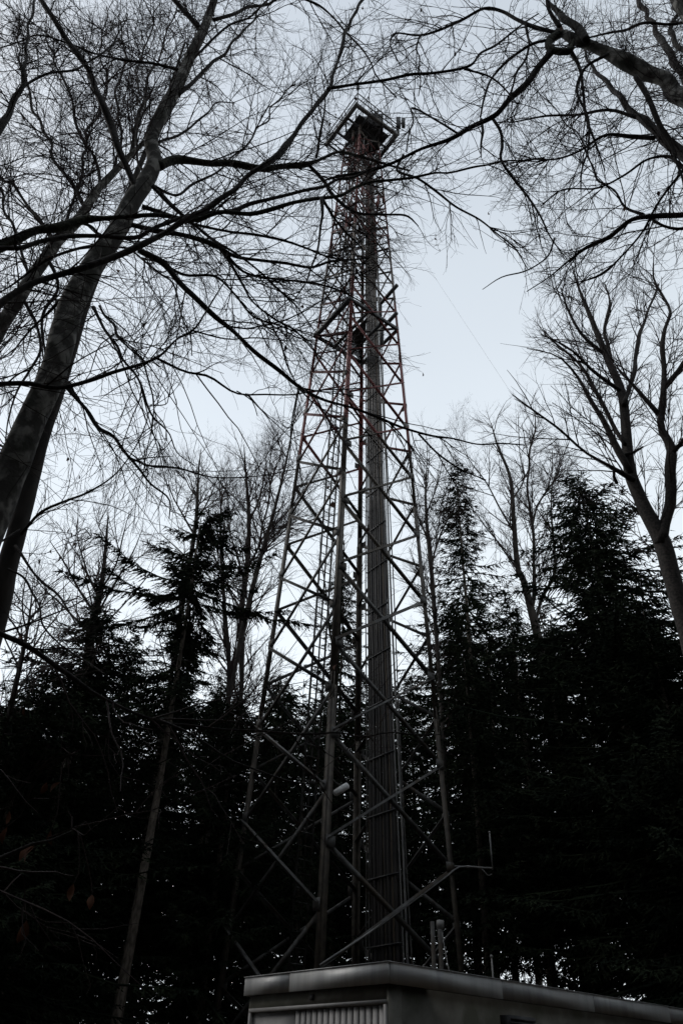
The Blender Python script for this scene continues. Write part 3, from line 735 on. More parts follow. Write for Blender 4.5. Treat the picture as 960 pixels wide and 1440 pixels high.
# --- tree standing just outside the frame on the left: only its long boughs reach in
YH = 3.6
hb = at(-420, 700, YH); H_P = np.array([[hb[0] - .5, YH + .4, -.15], [hb[0] - .35, YH + .35, 1.5], [hb[0] - .2, YH + .3, 3.2], [hb[0] - .1, YH + .2, 5.2], [hb[0] - .5, YH - .3, 7.5], [hb[0] - .9, YH - 1.0, 10.5], [hb[0] - 1.4, YH - 1.8, 14]])
H_tr = (H_P, np.array([.30, .23, .20, .17, .13, .09, .03]))
H_l = [
 TRA([(-340, 500, 20), (-60, 452, 12), (0, 427, 9), (40, 403, 9), (67, 390, 9), (110, 377, 9), (160, 362, 9), (187, 352, 8.5), (227, 330, 8), (263, 306, 8), (283, 295, 8), (313, 272, 8), (340, 253, 8), (367, 233, 8), (393, 213, 7.5), (420, 180, 7), (437, 157, 6.5), (460, 128, 6), (470, 100, 5), (483, 57, 5), (493, 27, 4.5), (507, 2, 4), (517, -30, 3)], YH, 4.6),
 TRA([(460, 125, 5), (487, 119, 4.5), (507, 115, 4.5), (533, 112, 4.5), (575, 105, 4), (615, 99, 4), (652, 97, 3.5), (680, 72, 3), (700, 60, 3), (735, 36, 2.5), (757, 19, 2)], 4.42, 4.2),
 TRA([(652, 97, 3), (672, 101, 3), (695, 112, 2.5), (712, 128, 2), (725, 145, 1)], 4.28, 4.3),
 TRA([(-340, 420, 26), (-60, 365, 17), (0, 345, 15), (30, 332, 14), (70, 320, 13), (100, 312, 12), (125, 300, 10.5), (145, 302, 8.5), (170, 307, 8), (200, 301, 7.5), (240, 301, 7.5), (283, 302, 7), (340, 300, 7), (380, 295, 6.5), (413, 288, 6), (452, 279, 6), (480, 272, 4.5), (507, 262, 4), (533, 255, 4), (575, 250, 3.5), (640, 241, 3), (695, 229, 2.8), (725, 222, 2.4), (765, 222, 1.5)], 3.7, 5.0, True),
 TRA([(-60, 362, 8), (0, 350, 7), (50, 341, 6.5), (100, 333, 6), (160, 331, 6), (200, 328, 6), (227, 318, 6), (260, 303, 6), (320, 297, 6), (360, 285, 5.5), (400, 275, 5), (440, 265, 5), (473, 253, 4.5), (507, 243, 4), (535, 233, 3)], 3.7, 5.0),
 TRA([(452, 279, 5), (450, 333, 3), (433, 390, 2.5), (413, 423, 1.5)], 4.5, 4.5),
 TRA([(452, 278, 5), (470, 305, 4), (490, 335, 3), (510, 350, 2)], 4.5, 4.8),
 TRA([(-340, 540, 12), (-60, 537, 8), (0, 540, 7), (50, 544, 6.5), (100, 543, 6), (147, 530, 5), (180, 515, 4.5), (217, 502, 4), (247, 480, 3.2), (270, 463, 3), (290, 440, 2.5), (313, 403, 2), (325, 370, 1.2)], 3.8, 4.4),
 TRA([(217, 502, 3.8), (247, 515, 3.5), (273, 528, 3.2), (310, 537, 3), (333, 550, 2.6), (367, 554, 2.4), (417, 553, 2), (467, 547, 1.8), (520, 545, 1.2)], 4.15, 4.6),
 TRA([(333, 550, 2), (352, 560, 1.6), (362, 585, 1.2)], 4.3, 4.3),
 TRA([(268, 464, 2.4), (300, 472, 2), (345, 475, 2), (400, 480, 1.5), (450, 478, 1)], 4.3, 4.6),
 TRA([(-340, 800, 14), (-60, 860, 11), (0, 886, 9.5), (32, 902, 8.5), (72, 932, 7.5), (109, 959, 6.5), (141, 981, 5.5), (177, 997, 5), (225, 1013, 4.8), (282, 1021, 3.8), (318, 1028, 3.2), (360, 1029, 3), (450, 1031, 2.8), (560, 1033, 2.3), (620, 1033, 1.5)], 3.6, 4.2),
 TRA([(225, 1013, 4.5), (245, 1022, 4), (282, 1041, 3.5), (322, 1063, 3), (360, 1081, 2.6), (414, 1098, 2), (445, 1102, 1.2)], 3.9, 4.0),
 TRA([(-330, 520, 24), (-120, 350, 18), (-30, 232, 14), (0, 182, 12), (10, 160, 10), (22, 133, 8), (33, 113, 6), (37, 67, 4), (43, 27, 3.5), (49, -5, 3)], 3.7, 3.5),
 TRA([(24, 130, 4), (60, 110, 3.5), (110, 95, 3), (160, 60, 2.5), (180, 20, 2)], 3.65, 3.9),
 TRA([(-100, 1240, 9), (-20, 1215, 7), (40, 1190, 5), (80, 1180, 4), (110, 1165, 2.5), (122, 1155, 1.5)], 3.3, 3.4),
]
HSPEC = [(.20, 1.25, .0070, 46, .11, .0, 9), (.18, .45, .0036, 48, .18, .0, 6), (.15, .22, .0023, 45, .2, 0, 3)]
broadleaf('beech_tree', 'beech outside the left edge whose long boughs cross the trunk and tower', H_tr, H_l, HSPEC, 14, 'bare beeches near the camera', leaves=22, sides=20,
    leafspots=[at(14, 1140, 3.4), at(11, 1162, 3.4), at(72, 1167, 3.5), at(50, 1188, 3.4), at(104, 1242, 3.4), at(130, 1258, 3.4), at(38, 1294, 3.3), at(87, 886, 3.8), at(34, 995, 3.6), at(510, 980, 4.2), at(85, 1100, 3.4), at(66, 1100, 3.4)])

# --- tree outside the frame at the upper right
YD = 3.9
db = at(1230, 420, YD); D_P = np.array([[db[0] + .5, YD + .2, -.15], [db[0] + .4, YD + .2, 1.5], [db[0] + .25, YD + .1, 3.5], [db[0] + .1, YD, 5.5], [db[0] + .25, YD, 8], [db[0] + .1, YD + .2, 12], [db[0], YD + .3, 17]])
D_tr = (D_P, np.array([.34, .27, .23, .20, .15, .10, .03]))
D_l = [
 TRA([(1200, 300, 35.0), (1080, 210, 28.9), (1000, 160, 25.8), (960, 137, 24.3), (940, 115, 22.8), (915, 101, 21.3), (892, 95, 20.5), (870, 82, 19.0), (850, 74, 18.2), (825, 62, 16.7), (805, 54, 15.2), (790, 46, 12.9), (782, 42, 6.1)], 3.9, 4.3, 'pale'),
 TRA([(790, 46, 10), (774, 50, 10.5), (771, 62, 11), (775, 75, 11), (787, 80, 11), (798, 73, 10), (804, 58, 9)], 4.3, 4.25, True),
 TRA([(824, 57, 12), (805, 40, 12), (787, 22, 9), (777, 10, 6), (767, 0, 5), (752, -22, 4)], 4.15, 4.4),
 TRA([(787, 40, 7), (774, 20, 5), (768, 2, 4), (770, -20, 3)], 4.3, 4.1),
 TRA([(785, 47, 7), (752, 37, 6.5), (737, 31, 5.5), (720, 24, 4.5), (700, 14, 4.2), (682, 12, 4), (657, 24, 4), (630, 37, 3.6), (607, 47, 3.2), (590, 50, 2.8), (555, 46, 2.4), (552, 65, 2), (559, 85, 1.2)], 4.3, 4.6),
 TRA([(590, 50, 2.5), (588, 85, 2), (588, 135, 1.3)], 4.55, 4.5),
 TRA([(738, 32, 4), (742, 37, 4), (741, 65, 3.8), (735, 92, 3.2), (725, 107, 2.8), (715, 140, 2)], 4.35, 4.4),
 TRA([(777, 55, 5), (755, 65, 4.5), (742, 67, 4), (715, 87, 3.5), (695, 112, 3), (680, 135, 2.5), (675, 165, 2)], 4.3, 4.6),
 TRA([(774, 74, 10), (767, 81, 9), (752, 97, 9), (735, 125, 8.5), (720, 142, 8), (695, 159, 7), (670, 172, 6), (645, 189, 5.5), (617, 201, 5), (580, 212, 4.8), (557, 222, 4.5), (520, 236, 4), (480, 250, 3), (440, 258, 2)], 4.3, 5.2),
 TRA([(567, 218, 4), (557, 232, 4), (577, 249, 3.6), (602, 264, 3.4), (632, 287, 3.2), (657, 299, 3), (685, 319, 2.6), (703, 338, 2.4), (727, 357, 2), (741, 378, 1.4)], 5.0, 5.0),
 TRA([(645, 189, 3.5), (629, 184, 3.2), (607, 162, 2.8), (581, 152, 2.6), (580, 175, 2.2), (571, 213, 2)], 4.85, 4.8),
 TRA([(676, 168, 4.5), (680, 172, 4), (676, 200, 3), (676, 221, 1.5)], 4.75, 4.7),
 TRA([(690, 163, 5), (700, 180, 4.4), (705, 197, 4.2), (700, 225, 3.6), (705, 230, 3.4), (730, 260, 3.2), (747, 287, 3), (765, 318, 2.5), (779, 335, 2), (792, 359, 1.3)], 4.7, 4.9),
 TRA([(779, 335, 2.2), (770, 356, 2.2), (741, 380, 2), (715, 389, 1.8), (690, 394, 1.5), (678, 407, 1)], 4.85, 4.9),
 TRA([(1130, 390, 28.9), (1030, 280, 20.4), (960, 220, 17.0), (945, 205, 15.3), (925, 190, 12.8), (905, 172, 11.0), (882, 150, 9.3), (867, 132, 8.5), (845, 107, 6.0), (825, 82, 4.2), (805, 50, 2.5)], 4.0, 5.4),
 TRA([(920, 194, 7), (890, 190, 6), (867, 186, 5), (847, 192, 4), (820, 205, 3.5), (802, 215, 3), (777, 222, 2.5), (740, 224, 1.5)], 4.75, 5.2),
 TRA([(893, 165, 6), (860, 160, 4.8), (832, 156, 4.2), (802, 161, 3.6), (770, 165, 3), (720, 172, 1.6)], 4.95, 5.5),
 TRA([(893, 108, 8), (910, 137, 7), (927, 172, 7), (940, 197, 6), (952, 240, 4), (962, 280, 3)], 4.05, 4.3),
 TRA([(1080, 220, 14), (1000, 160, 11), (960, 105, 11), (940, 75, 9), (925, 50, 8), (912, 27, 7), (900, 0, 6), (885, -30, 5)], 4.2, 5.6),
 TRA([(990, 140, 8), (960, 78, 7), (950, 60, 6), (945, 35, 6), (950, 0, 5)], 4.5, 5.0),
 TRA([(1010, 30, 5), (960, 32, 3.4), (910, 32, 3.6), (880, 40, 4), (855, 45, 3.6), (827, 53, 2.5)], 4.8, 4.6),
 TRA([(1150, 330, 16), (1040, 300, 10), (960, 305, 8), (915, 304, 7.2), (904, 302, 7), (869, 325, 6), (837, 341, 5), (814, 356, 4), (791, 370, 3), (767, 391, 2), (740, 410, 1.2)], 4.2, 5.2),
 TRA([(904, 302, 5), (881, 286, 4), (850, 262, 3), (830, 230, 2.4), (815, 195, 2), (785, 160, 1.5)], 4.9, 5.3),
 TRA([(1000, 310, 6), (960, 322, 4.5), (948, 327, 4.2), (925, 312, 4), (908, 303, 3.5)], 4.7, 4.85),
 TRA([(855, 76, 5), (815, 100, 4), (812, 130, 4), (822, 165, 3.5), (828, 190, 3), (818, 230, 2.5), (816, 270, 1.6)], 4.15, 4.6),
 TRA([(800, 70, 6), (812, 95, 5), (822, 135, 4.2), (826, 175, 3.5), (835, 205, 2.5), (850, 240, 2)], 4.3, 4.8),
 TRA([(960, 240, 5), (930, 270, 4), (900, 330, 3.4), (860, 370, 2.8), (830, 390, 2), (800, 400, 1.3)], 4.5, 5.2),
 TRA([(975, 250, 6), (930, 215, 4), (890, 240, 3.4), (850, 260, 3), (800, 265, 2.4), (760, 290, 1.6)], 4.6, 5.3),
]
DSPEC = [(.15, 1.3, .0080, 42, .10, .0, 9), (.15, .62, .0046, 42, .13, .0, 6), (.14, .28, .0028, 42, .16, 0, 3)]
broadleaf('beech_tree', 'mottled beech bough with a curled loop reaching in from upper right', D_tr, D_l, DSPEC, 15, 'bare beeches near the camera', leaves=32, sides=20,
    leafspots=[at(717, 331, 4.9), at(707, 351, 4.9), at(760, 295, 4.9), at(725, 80, 4.3), at(639, 73, 4.5), at(653, 63, 4.5), at(796, 105, 4.4), at(766, 180, 4.6), at(722, 84, 4.3)])

# --- forked tree at the right
YR = 11.7
R_tr = traced([(985, 960, 30.2), (968, 895, 27.4), (945, 815, 24.5), (930, 762, 23.8), (905, 713, 18.7), (885, 662, 16.6), (879, 598, 13.7), (873, 551, 12.2), (853, 503, 9.4), (829, 444, 6.5), (815, 410, 3.6), (805, 380, 2.2)], YR, 11.9)
R_l = [
 TRA([(928, 765, 19.0), (934, 749, 16.1), (942, 693, 14.6), (942, 638, 13.1), (932, 598, 10.9), (932, 547, 8.8), (936, 480, 6.6), (936, 430, 4.4), (920, 395, 2.9), (918, 370, 2.2)], 11.7, 11.0),
 TRA([(886, 664, 9.0), (871, 638, 10.5), (849, 594, 8.2), (832, 565, 6.0), (822, 539, 5.2), (800, 520, 3.4), (770, 500, 2.2), (740, 490, 1.1)], 11.7, 11.4),
 TRA([(878, 625, 6), (858, 590, 6), (840, 560, 5), (820, 520, 4), (790, 490, 3), (765, 470, 1.6)], 11.7, 12.3),
 TRA([(876, 570, 7), (890, 520, 6), (897, 480, 5), (908, 440, 4), (925, 400, 3)], 11.7, 12.5),
 TRA([(872, 550, 6), (850, 530, 5), (820, 515, 4), (800, 490, 3), (760, 470, 1.5)], 11.8, 11.0),
 TRA([(930, 588, 8), (910, 570, 6), (895, 548, 5), (880, 545, 4), (870, 520, 2.5)], 11.4, 11.2),
 TRA([(934, 545, 8), (955, 520, 7), (975, 480, 6)], 11.3, 11),
 TRA([(890, 675, 8), (860, 655, 4), (830, 640, 3.4), (790, 610, 3), (750, 575, 2.4), (720, 555, 1.4)], 11.7, 10.8),
 TRA([(860, 510, 6), (850, 470, 5), (858, 430, 4), (850, 400, 2)], 11.9, 12.4),
 TRA([(852, 500, 6), (825, 480, 4.5), (800, 440, 3.4), (788, 405, 2)], 11.9, 11.4),
 TRA([(878, 640, 6), (893, 635, 4), (904, 628, 2.5)], 11.7, 11.4),
 TRA([(867, 680, 5), (862, 668, 4), (862, 660, 3)], 11.5, 11.3),
 TRA([(942, 640, 7), (960, 620, 6), (980, 590, 5)], 11.4, 11),
]
RSPEC = [(.22, 1.9, .016, 34, .06, .12, 7), (.2, .9, .0095, 36, .08, .06, 5), (.2, .42, .006, 36, .1, .03, 3)]
broadleaf('forked_tree', 'dark bare tree with forked trunk at the right edge', R_tr, R_l, RSPEC, 16, 'bare broad-leaved trees', mats=(LIMB, LIMB, TWIG), sides=16, step=.15)

# --- bare trees of the middle distance
MIDSPEC = [(.50, 2.9, .034, 38, .07, .16, 9), (.30, 1.6, .017, 38, .08, .10, 7), (.26, .85, .011, 38, .10, .06, 4), (.27, .42, .008, 38, .12, .04, 3)]
def mid(label, tr, limbs, Y, seed, spec=MIDSPEC, mats=None):
    thin = lambda pts, k: [(a, b, max(c * k - .4, .5)) for a, b, c in pts]
    broadleaf('bare_tree', label, traced(thin(tr, .85), Y), [TRA(thin(l, .68), Y, Y + d) for l, d in limbs], spec, seed, 'bare broad-leaved trees', mats=mats or (FARBARK, FARBARK, TWIG), sides=10, avoid=False, step=.3)
mid('bare tree between the narrow and the broad spruce right of the tower', [(765, 960, 16), (758, 907, 15), (746, 856, 14), (735, 815, 11), (727, 796, 10), (722, 733, 8), (717, 673, 6), (699, 626, 4), (690, 595, 2)],
    [([(747, 860, 9), (747, 836, 9), (748, 757, 7), (742, 677, 5), (746, 618, 4), (752, 580, 2)], .6), ([(752, 880, 7), (775, 800, 6), (778, 740, 4), (776, 680, 3), (790, 640, 1.5)], -1), ([(723, 750, 5), (700, 700, 4), (672, 670, 3), (652, 640, 2), (640, 610, 1)], -.5), ([(722, 700, 4), (735, 660, 3), (730, 610, 2), (728, 580, 1)], .8), ([(748, 740, 5), (765, 690, 4), (790, 650, 3), (800, 620, 2)], .7), ([(730, 805, 5), (705, 770, 3.5), (690, 750, 3), (680, 730, 2)], .5)], 30, 21)
mid('bare tree left of the tower with tall upright crown', [(338, 1000, 7), (340, 920, 10), (340, 855, 10), (348, 790, 9), (350, 730, 7), (345, 655, 3.5), (343, 625, 1.5)],
    [([(347, 800, 6), (365, 760, 5), (378, 700, 4), (390, 650, 2.5)], .6), ([(345, 820, 6), (330, 770, 4), (322, 720, 3), (318, 660, 2)], -.6), ([(350, 735, 5), (368, 690, 4), (375, 640, 2)], .8), ([(341, 850, 5), (320, 820, 3.5), (308, 780, 2.5), (300, 740, 1.5)], .5)], 26, 22)
mid('slanting bare tree whose top reaches behind the left tower leg', [(318, 1010, 6), (336, 910, 9), (352, 840, 9), (365, 790, 8), (385, 720, 6), (400, 660, 4.5), (410, 610, 3), (418, 560, 1.5)],
    [([(372, 765, 5), (395, 730, 4), (420, 690, 2.5), (440, 660, 1.5)], .6), ([(362, 800, 5), (370, 750, 4), (362, 700, 3), (366, 650, 2)], -.6), ([(388, 715, 4), (378, 670, 3), (385, 620, 1.5)], .5)], 25, 23)
mid('bushy bare tree with fanned twigs left of the ragged spruce', [(118, 960, 18), (130, 880, 15), (140, 840, 11), (145, 810, 8), (150, 760, 5), (152, 725, 2)],
    [([(132, 875, 7), (155, 830, 6), (180, 790, 4), (200, 745, 2)], .5), ([(135, 865, 7), (112, 830, 5), (90, 790, 4), (70, 760, 2)], -.5), ([(142, 830, 6), (165, 790, 4), (175, 745, 3), (182, 720, 1.5)], -.8), ([(140, 840, 6), (125, 800, 4), (115, 760, 3), (110, 730, 1.5)], .8), ([(128, 890, 6), (95, 860, 4), (65, 835, 3), (45, 800, 2)], .2), ([(126, 895, 5), (165, 860, 4), (200, 820, 3), (225, 790, 1.5)], .2)], 24, 24)
mid('bare tree showing behind the ragged spruce top', [(236, 980, 6), (250, 890, 9), (262, 820, 9), (275, 740, 7), (278, 690, 5), (280, 655, 3), (283, 632, 1.5)],
    [([(272, 750, 5), (255, 720, 4), (240, 690, 2.5), (235, 665, 1.5)], .5), ([(276, 735, 5), (295, 700, 3.5), (310, 660, 2)], -.5), ([(268, 790, 5), (248, 770, 3.5), (225, 750, 2)], .8), ([(277, 700, 3), (265, 665, 2), (262, 645, 1)], .4)], 25, 25)
mid('slim bare tree left of the tower, between taller neighbours', [(322, 960, 8), (318, 880, 7), (312, 800, 5.5), (310, 740, 4), (312, 690, 2)], [([(313, 810, 3.5), (298, 770, 2.5), (290, 730, 1.5)], .4), ([(311, 770, 3), (325, 730, 2), (330, 690, 1)], -.4)], 22, 26)
mid('bare tree seen through and just right of the tower', [(618, 960, 7), (612, 880, 8), (606, 800, 8), (600, 740, 6), (598, 690, 4), (600, 650, 2)],
    [([(606, 800, 5), (622, 750, 4), (640, 710, 3), (650, 680, 1.5)], .5), ([(602, 760, 5), (585, 720, 4), (575, 680, 2)], -.5), ([(600, 720, 4), (615, 680, 3), (622, 645, 1.5)], .5), ([(610, 850, 4), (590, 810, 3), (575, 770, 2)], .3)], 29, 27)
mid('far bare tree low at the left edge', [(5, 1080, 12), (15, 1000, 11), (30, 930, 8), (40, 880, 5), (45, 840, 3), (47, 815, 1.5)], [([(18, 985, 5), (45, 940, 4), (65, 890, 2.5)], .5), ([(28, 940, 5), (8, 900, 3.5), (-10, 860, 2)], .2), ([(22, 965, 4), (60, 950, 3), (85, 920, 2)], .6)], 18, 28)
mid('pair-stemmed bare tree behind the lattice, low in the gap', [(470, 1000, 9), (474, 930, 8), (478, 860, 6), (482, 800, 4), (484, 760, 2)], [([(474, 930, 5), (460, 860, 4), (455, 800, 3), (450, 750, 1.5)], .5), ([(477, 880, 4), (495, 830, 3), (505, 780, 1.5)], -.5)], 34, 29)

# ------------------------------------------------------------------ spruces
def spruce_arrays(h, cb, rmax, seed, whorl=.42, per=6, side=.16, tuft=1.0, droop=.35, prof=.8, gap=0., dead=0., lod=1.0, tufts=4):
    g = np.random.default_rng(seed)
    wood = []; tri = []
    bumps = g.uniform(.65, 1.3, 40); lobes = g.uniform(.35, 1.5, (16, 9))
    z = cb
    while z < h - .15:
        f = (z - cb) / (h - cb)
        # ragged outline: whole tiers longer or shorter than their neighbours
        R_ = rmax * (np.interp(f, np.linspace(0, 1, len(prof)), prof) if isinstance(prof, (list, tuple)) else (1 - f) ** prof) * np.interp(f * 39, np.arange(40), bumps) + .12
        if f < .12: R_ *= .55 + 4 * f
        az0 = g.uniform(0, 6.28)
        for i in range(per):
            if g.random() < gap: continue
            az = az0 + i * 6.283 / per + g.normal() * .35
            L = R_ * g.uniform(.5, 1.1) * lobes[min(int(f * 16), 15), int(az / 6.2832 * 9) % 9]; n = 6
            zz = z + g.uniform(-.2, .2)
            u = np.linspace(0, 1, n); rr = u * L
            hh = zz + L * (.22 * (f - .35) * u * 2 - droop * u * (1 - .55 * u)) + g.normal() * .03
            P = np.stack([rr * math.cos(az), rr * math.sin(az), hh], 1); P[1:] += g.normal(size=(n - 1, 3)) * .04
            if tufts > 1: wood.append((P, np.linspace(.008 + .010 * L, .004, n)))
            elif i == 0: wood.append((P[[0, 5]], np.array([.03, .008])))
            m_ = max(2, int(L / side))
            us = np.repeat(g.uniform(.12, 1.0, m_), 2); m2 = len(us)
            k = np.minimum((us * (n - 1)).astype(int), n - 2); tt = (us * (n - 1) - k)[:, None]
            p = P[k] * (1 - tt) + P[k + 1] * tt
            T = P[k + 1] - P[k]; T /= np.linalg.norm(T, axis=1, keepdims=True)
            S = np.stack([-T[:, 1], T[:, 0], np.zeros(m2)], 1) * np.where(np.arange(m2) % 2, 1, -1)[:, None]
            d = T * g.uniform(.4, 1.0, (m2, 1)) + S * g.uniform(.3, 1.0, (m2, 1)) + np.array([0, 0, -1]) * g.uniform(.1, .9, (m2, 1)) + g.normal(size=(m2, 3)) * .15
            d /= np.linalg.norm(d, axis=1, keepdims=True)
            l = (g.uniform(.16, .50, m2) * (.45 + .75 * (1 - us)) * min(1.2, .5 + L * .4))[:, None] * tuft
            # each shoot: three needle tufts, flat leaf-like blades set at different turns
            for j in range(tufts):
                a = p + d * l * (j * .88 / tufts); b = p + d * l * (j * .88 / tufts + (.40 if tufts > 2 else .6))
                w = np.cross(d, g.normal(size=(m2, 3))); w /= np.linalg.norm(w, axis=1, keepdims=True) + 1e-9
                wd = (.030 - .005 * j) * tuft ** .5 * lod
                mid_ = a * .55 + b * .45
                tri.append(np.stack([a, mid_ + w * wd, b], 1)); tri.append(np.stack([a, b, mid_ - w * wd], 1))
        z += whorl * g.uniform(.7, 1.3) * (1.0 - .35 * f)
    if dead:
        for i in range(int(dead * cb * 5)):
            zz = g.uniform(1.2, cb + 1); az = g.uniform(0, 6.28); L = g.uniform(.5, 1.8); n = 5; u = np.linspace(0, 1, n)
            P = np.stack([u * L * math.cos(az), u * L * math.sin(az), zz - .35 * L * u ** 1.5], 1); P[1:] += g.normal(size=(n - 1, 3)) * .05
            wood.append((P, np.linspace(.014, .004, n)))
            for _ in range(int(L * 7)):
                p = P[g.integers(1, n)]; d = g.normal(size=3) + [math.cos(az), math.sin(az), -.6]; d /= np.linalg.norm(d)
                q = np.array([p + d * L * .35 * s + g.normal(size=3) * .015 for s in np.linspace(0, 1, 5)]); wood.append((q, np.linspace(.006, .003, 5)))
            m2 = int(L * 9 * min(1, dead)); 
            if m2:
                p = P[g.integers(1, n, m2)] + g.normal(size=(m2, 3)) * .12; d = g.normal(size=(m2, 3)) + [0, 0, -.5]; d /= np.linalg.norm(d, axis=1, keepdims=True)
                w = np.cross(d, g.normal(size=(m2, 3))); w /= np.linalg.norm(w, axis=1, keepdims=True)
                tri.append(np.stack([p, p + d * .12 + w * .03, p + d * .26], 1)); tri.append(np.stack([p, p + d * .26, p + d * .12 - w * .03], 1))
    T = np.concatenate(tri)
    groups = {}
    for P, r in wood: groups.setdefault(len(P), []).append((P, r))
    Vs, Fs, nn = [], [], 0
    for gg in groups.values():
        V, Q = tube_arrays(np.array([p for p, _ in gg]), np.array([r for _, r in gg]), 3); Vs.append(V); Fs.append(Q + nn); nn += len(V)
    V = np.vstack(Vs + [T.reshape(-1, 3)])
    return V, np.vstack(Fs), np.arange(len(T) * 3).reshape(-1, 3) + nn

def spruce_meshes(h, cb, rmax, seed, trunk_r=.2, **kw):
    V, Q, T = spruce_arrays(h, cb, rmax, seed, **kw)
    crown = mesh_from('crown', V, [Q, T], NEEDLE)
    g = np.random.default_rng(seed + 900)
    zs = np.linspace(-.15, h, 14); P = np.stack([np.cumsum(g.normal(size=14)) * .02, np.cumsum(g.normal(size=14)) * .02, zs], 1)
    r = trunk_r * (1 - zs / (h * 1.02)).clip(.02) ** .8; r[0] *= 1.35
    tv, tq = tube_arrays(P[None], r[None], 10)
    return crown, mesh_from('trunk', tv, [tq], SPBARK, True), h

DENSE = spruce_meshes(20, 1.5, 5.0, 41, .24, per=8, whorl=.31, side=.10, tuft=1.3, droop=.22, prof=[.8, 1, 1, 1, .95, .95, .85, .85, .62, .5, .3, .06])
NARROW = spruce_meshes(26, 7.5, 4.1, 42, .18, per=8, whorl=.38, side=.085, tuft=1.15, droop=.50, prof=[1, 1, .9, .85, .75, .6, .55, .42, .36, .22, .05], gap=.14)
BROAD = spruce_meshes(15, 1.0, 4.6, 43, .20, per=8, whorl=.31, side=.105, tuft=1.3, droop=.34, prof=.42)
RAGGED = spruce_meshes(18.5, 10.0, 3.6, 44, .15, per=6, whorl=.40, side=.040, tuft=1.15, droop=.50, prof=[.4, 1.0, .5, .12, .2, 1.0, .85, .25, .36, .36, .26], gap=.25, dead=.25)
WOOD1 = spruce_meshes(22, 7.5, 2.9, 45, .21, per=7, whorl=.38, side=.13, tuft=1.5, droop=.4, prof=.45, dead=1.1)
WOOD2 = spruce_meshes(19, 6.0, 2.7, 46, .18, per=7, whorl=.38, side=.13, tuft=1.5, droop=.4, prof=.45, dead=1.2)

def spruce(kind, px, py, Y, label, group, seed, wide=1.0, name='spruce_tree', lean=0.):
    crown, trunk, h = kind
    p = at(px, py, Y); g = np.random.default_rng(seed)
    t = empty(name, (p[0], Y, 0), label, 'tree', group, g.uniform(0, 6.28))
    s = p[2] / h; t.scale = (wide * s ** .5, wide * s ** .5, s)
    t.rotation_euler.x = lean * math.sin(seed); t.rotation_euler.y = lean * math.cos(seed)
    for nm, me in (('trunk', trunk), ('crown', crown)):
        o = bpy.data.objects.new(nm, me); C.objects.link(o); o.parent = t
    return t
GS = 'spruces round the clearing'
spruce(DENSE, 812, 672, 23, 'broad dark spruce standing tallest at the right', GS, 1, 1.02)
spruce(NARROW, 641, 648, 30, 'narrow pointed spruce just right of the tower', GS, 2, .95)
spruce(RAGGED, 290, 712, 19, 'ragged thin-crowned spruce left of the tower with tall bare trunk', GS, 3, 1.0)
spruce(BROAD, 148, 858, 21, 'dense blunt spruce low at the left', GS, 4, 1.05)
spruce(NARROW, 483, 795, 33, 'spruce seen through the middle of the lattice tower', GS, 5, .85)
spruce(BROAD, 905, 860, 20, 'lower spruce at the right under the forked tree', GS, 6, 1.1)
spruce(BROAD, 60, 965, 18, 'short spruce at the bottom left corner', GS, 8, 1.0)
spruce(WOOD2, 262, 850, 22.5, 'second bare-trunked spruce close beside the ragged one', GS, 9, .8)
spruce(WOOD1, 715, 840, 27, 'dark spruce filling the gap between the two right-hand tops', GS, 10, .9)
spruce(BROAD, 400, 960, 30, 'spruce low behind the left tower leg', GS, 11, .9)
spruce(BROAD, 985, 900, 24, 'spruce cut by the right edge', GS, 12, 1.0)
spruce(BROAD, 335, 985, 21.5, 'low spruce at the foot of the bare trees left of the tower', GS, 13, .8)
spruce(WOOD1, 655, 925, 25, 'dense low spruce just right of the right tower leg', GS, 14, 1.0)
spruce(WOOD2, 775, 895, 28, 'dense spruce below the bare tree, left of the broad one', GS, 15, 1.1)
spruce(BROAD, 178, 1010, 25, 'low dense spruce behind the pale leaning trunk', GS, 16, 1.0)
spruce(BROAD, 15, 1000, 26, 'low dense spruce at the left edge behind the bare one', GS, 17, 1.0)
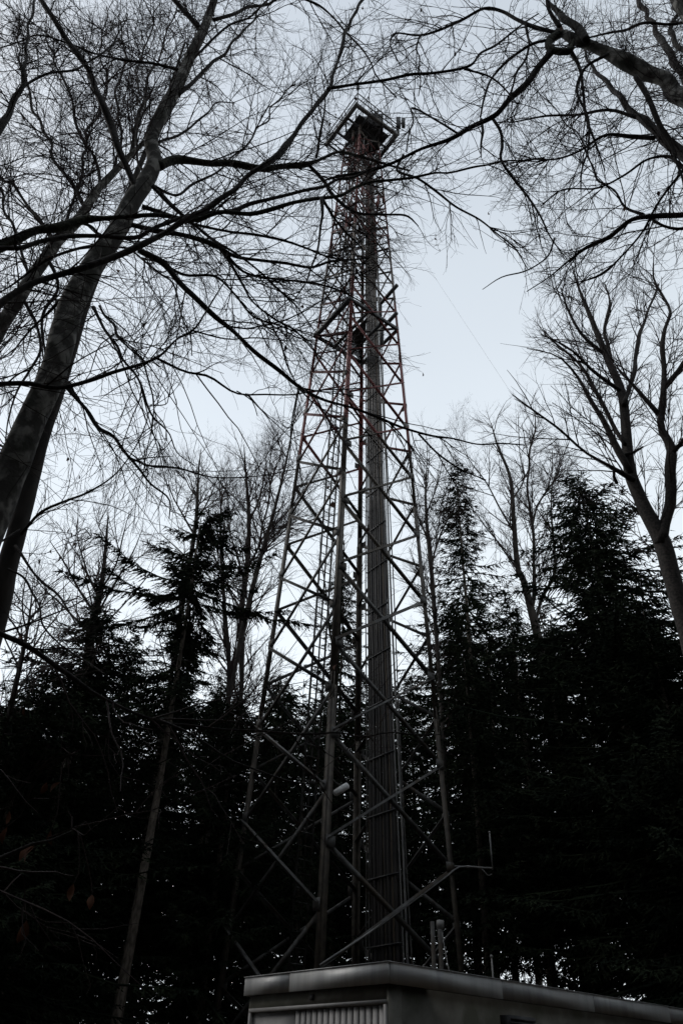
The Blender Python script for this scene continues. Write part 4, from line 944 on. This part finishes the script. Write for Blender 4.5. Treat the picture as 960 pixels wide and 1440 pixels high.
# --- trees of the wood behind, one by one
gW = np.random.default_rng(77)
lst = []
for row, (Y, n, ylo, yhi) in enumerate(((28, 14, 950, 1030), (35, 16, 900, 1000), (43, 16, 880, 980))):
    for i in range(n):
        px = -60 + (i + .5 + gW.uniform(-.4, .4)) * 1080 / n
        top_ = gW.uniform(ylo, yhi) - (60 if px > 600 else 0) + (40 if 380 < px < 600 else 0)
        spruce((WOOD1, WOOD2)[gW.integers(0, 2)], px, top_, Y + gW.uniform(-2.5, 2.5), 'dark spruce standing in the wood behind the tower', 'spruces of the wood behind', 200 + row * 20 + i, gW.uniform(.85, 1.15))

# --- the rest of the forest, all round the clearing
Vs, Q4, Q3, nn = [], [], [], 0
lod = []
for sd_ in (61, 62, 63):
    V, Q, T = spruce_arrays(21, 3.0, 3.1, sd_, whorl=.85, per=6, side=.62, tuft=3.0, prof=.6, lod=4.0, tufts=1)
    zs = np.linspace(-.15, 21, 4); tv, tq = tube_arrays(np.stack([zs * 0, zs * 0, zs], 1)[None], (.22 * (1 - zs / 22))[None], 6)
    lod.append((np.vstack([V, tv]), np.vstack([Q, tq + len(V)]), T))
gF = np.random.default_rng(9)
for i in range(260):
    a = i * 2 * math.pi / 260 + gF.uniform(-.03, .03)
    front = abs((a - math.pi / 2 + math.pi) % (2 * math.pi) - math.pi) < R(38)
    rr = gF.uniform(52, 66) if front else gF.uniform(10, 30)
    if front and i % 3: continue
    x, y = rr * math.cos(a), rr * math.sin(a)
    if not front and y > 0:               # near ring: only trees that stay outside the clearing in view
        T8 = np.array([[x + dx, y, z] for dx in (-4, 0, 4) for z in np.linspace(0, 27, 12)])
        qx, qy = project(T8); dd = (T8 - EYE) @ _fw
        if np.any((dd > .3) & (qx > -30) & (qx < 990) & (qy > -30) & (qy < 1440)): continue
    V, Q, T = lod[i % 3]
    s = gF.uniform(.85, 1.2) * (.68 if front else 1.0); c, sn = math.cos(i * 1.7), math.sin(i * 1.7)
    W = np.stack([V[:, 0] * c - V[:, 1] * sn, V[:, 0] * sn + V[:, 1] * c, V[:, 2]], 1) * s + [x, y, 0]
    Vs.append(W); Q4.append(Q + nn); Q3.append(T + nn); nn += len(V)
o = bpy.data.objects.new('forest', mesh_from('forest', np.vstack(Vs), [np.vstack(Q4), np.vstack(Q3)], NEEDLE)); C.objects.link(o)
tag(o, 'dark conifer forest closing in behind and around the clearing', 'forest', kind='stuff')
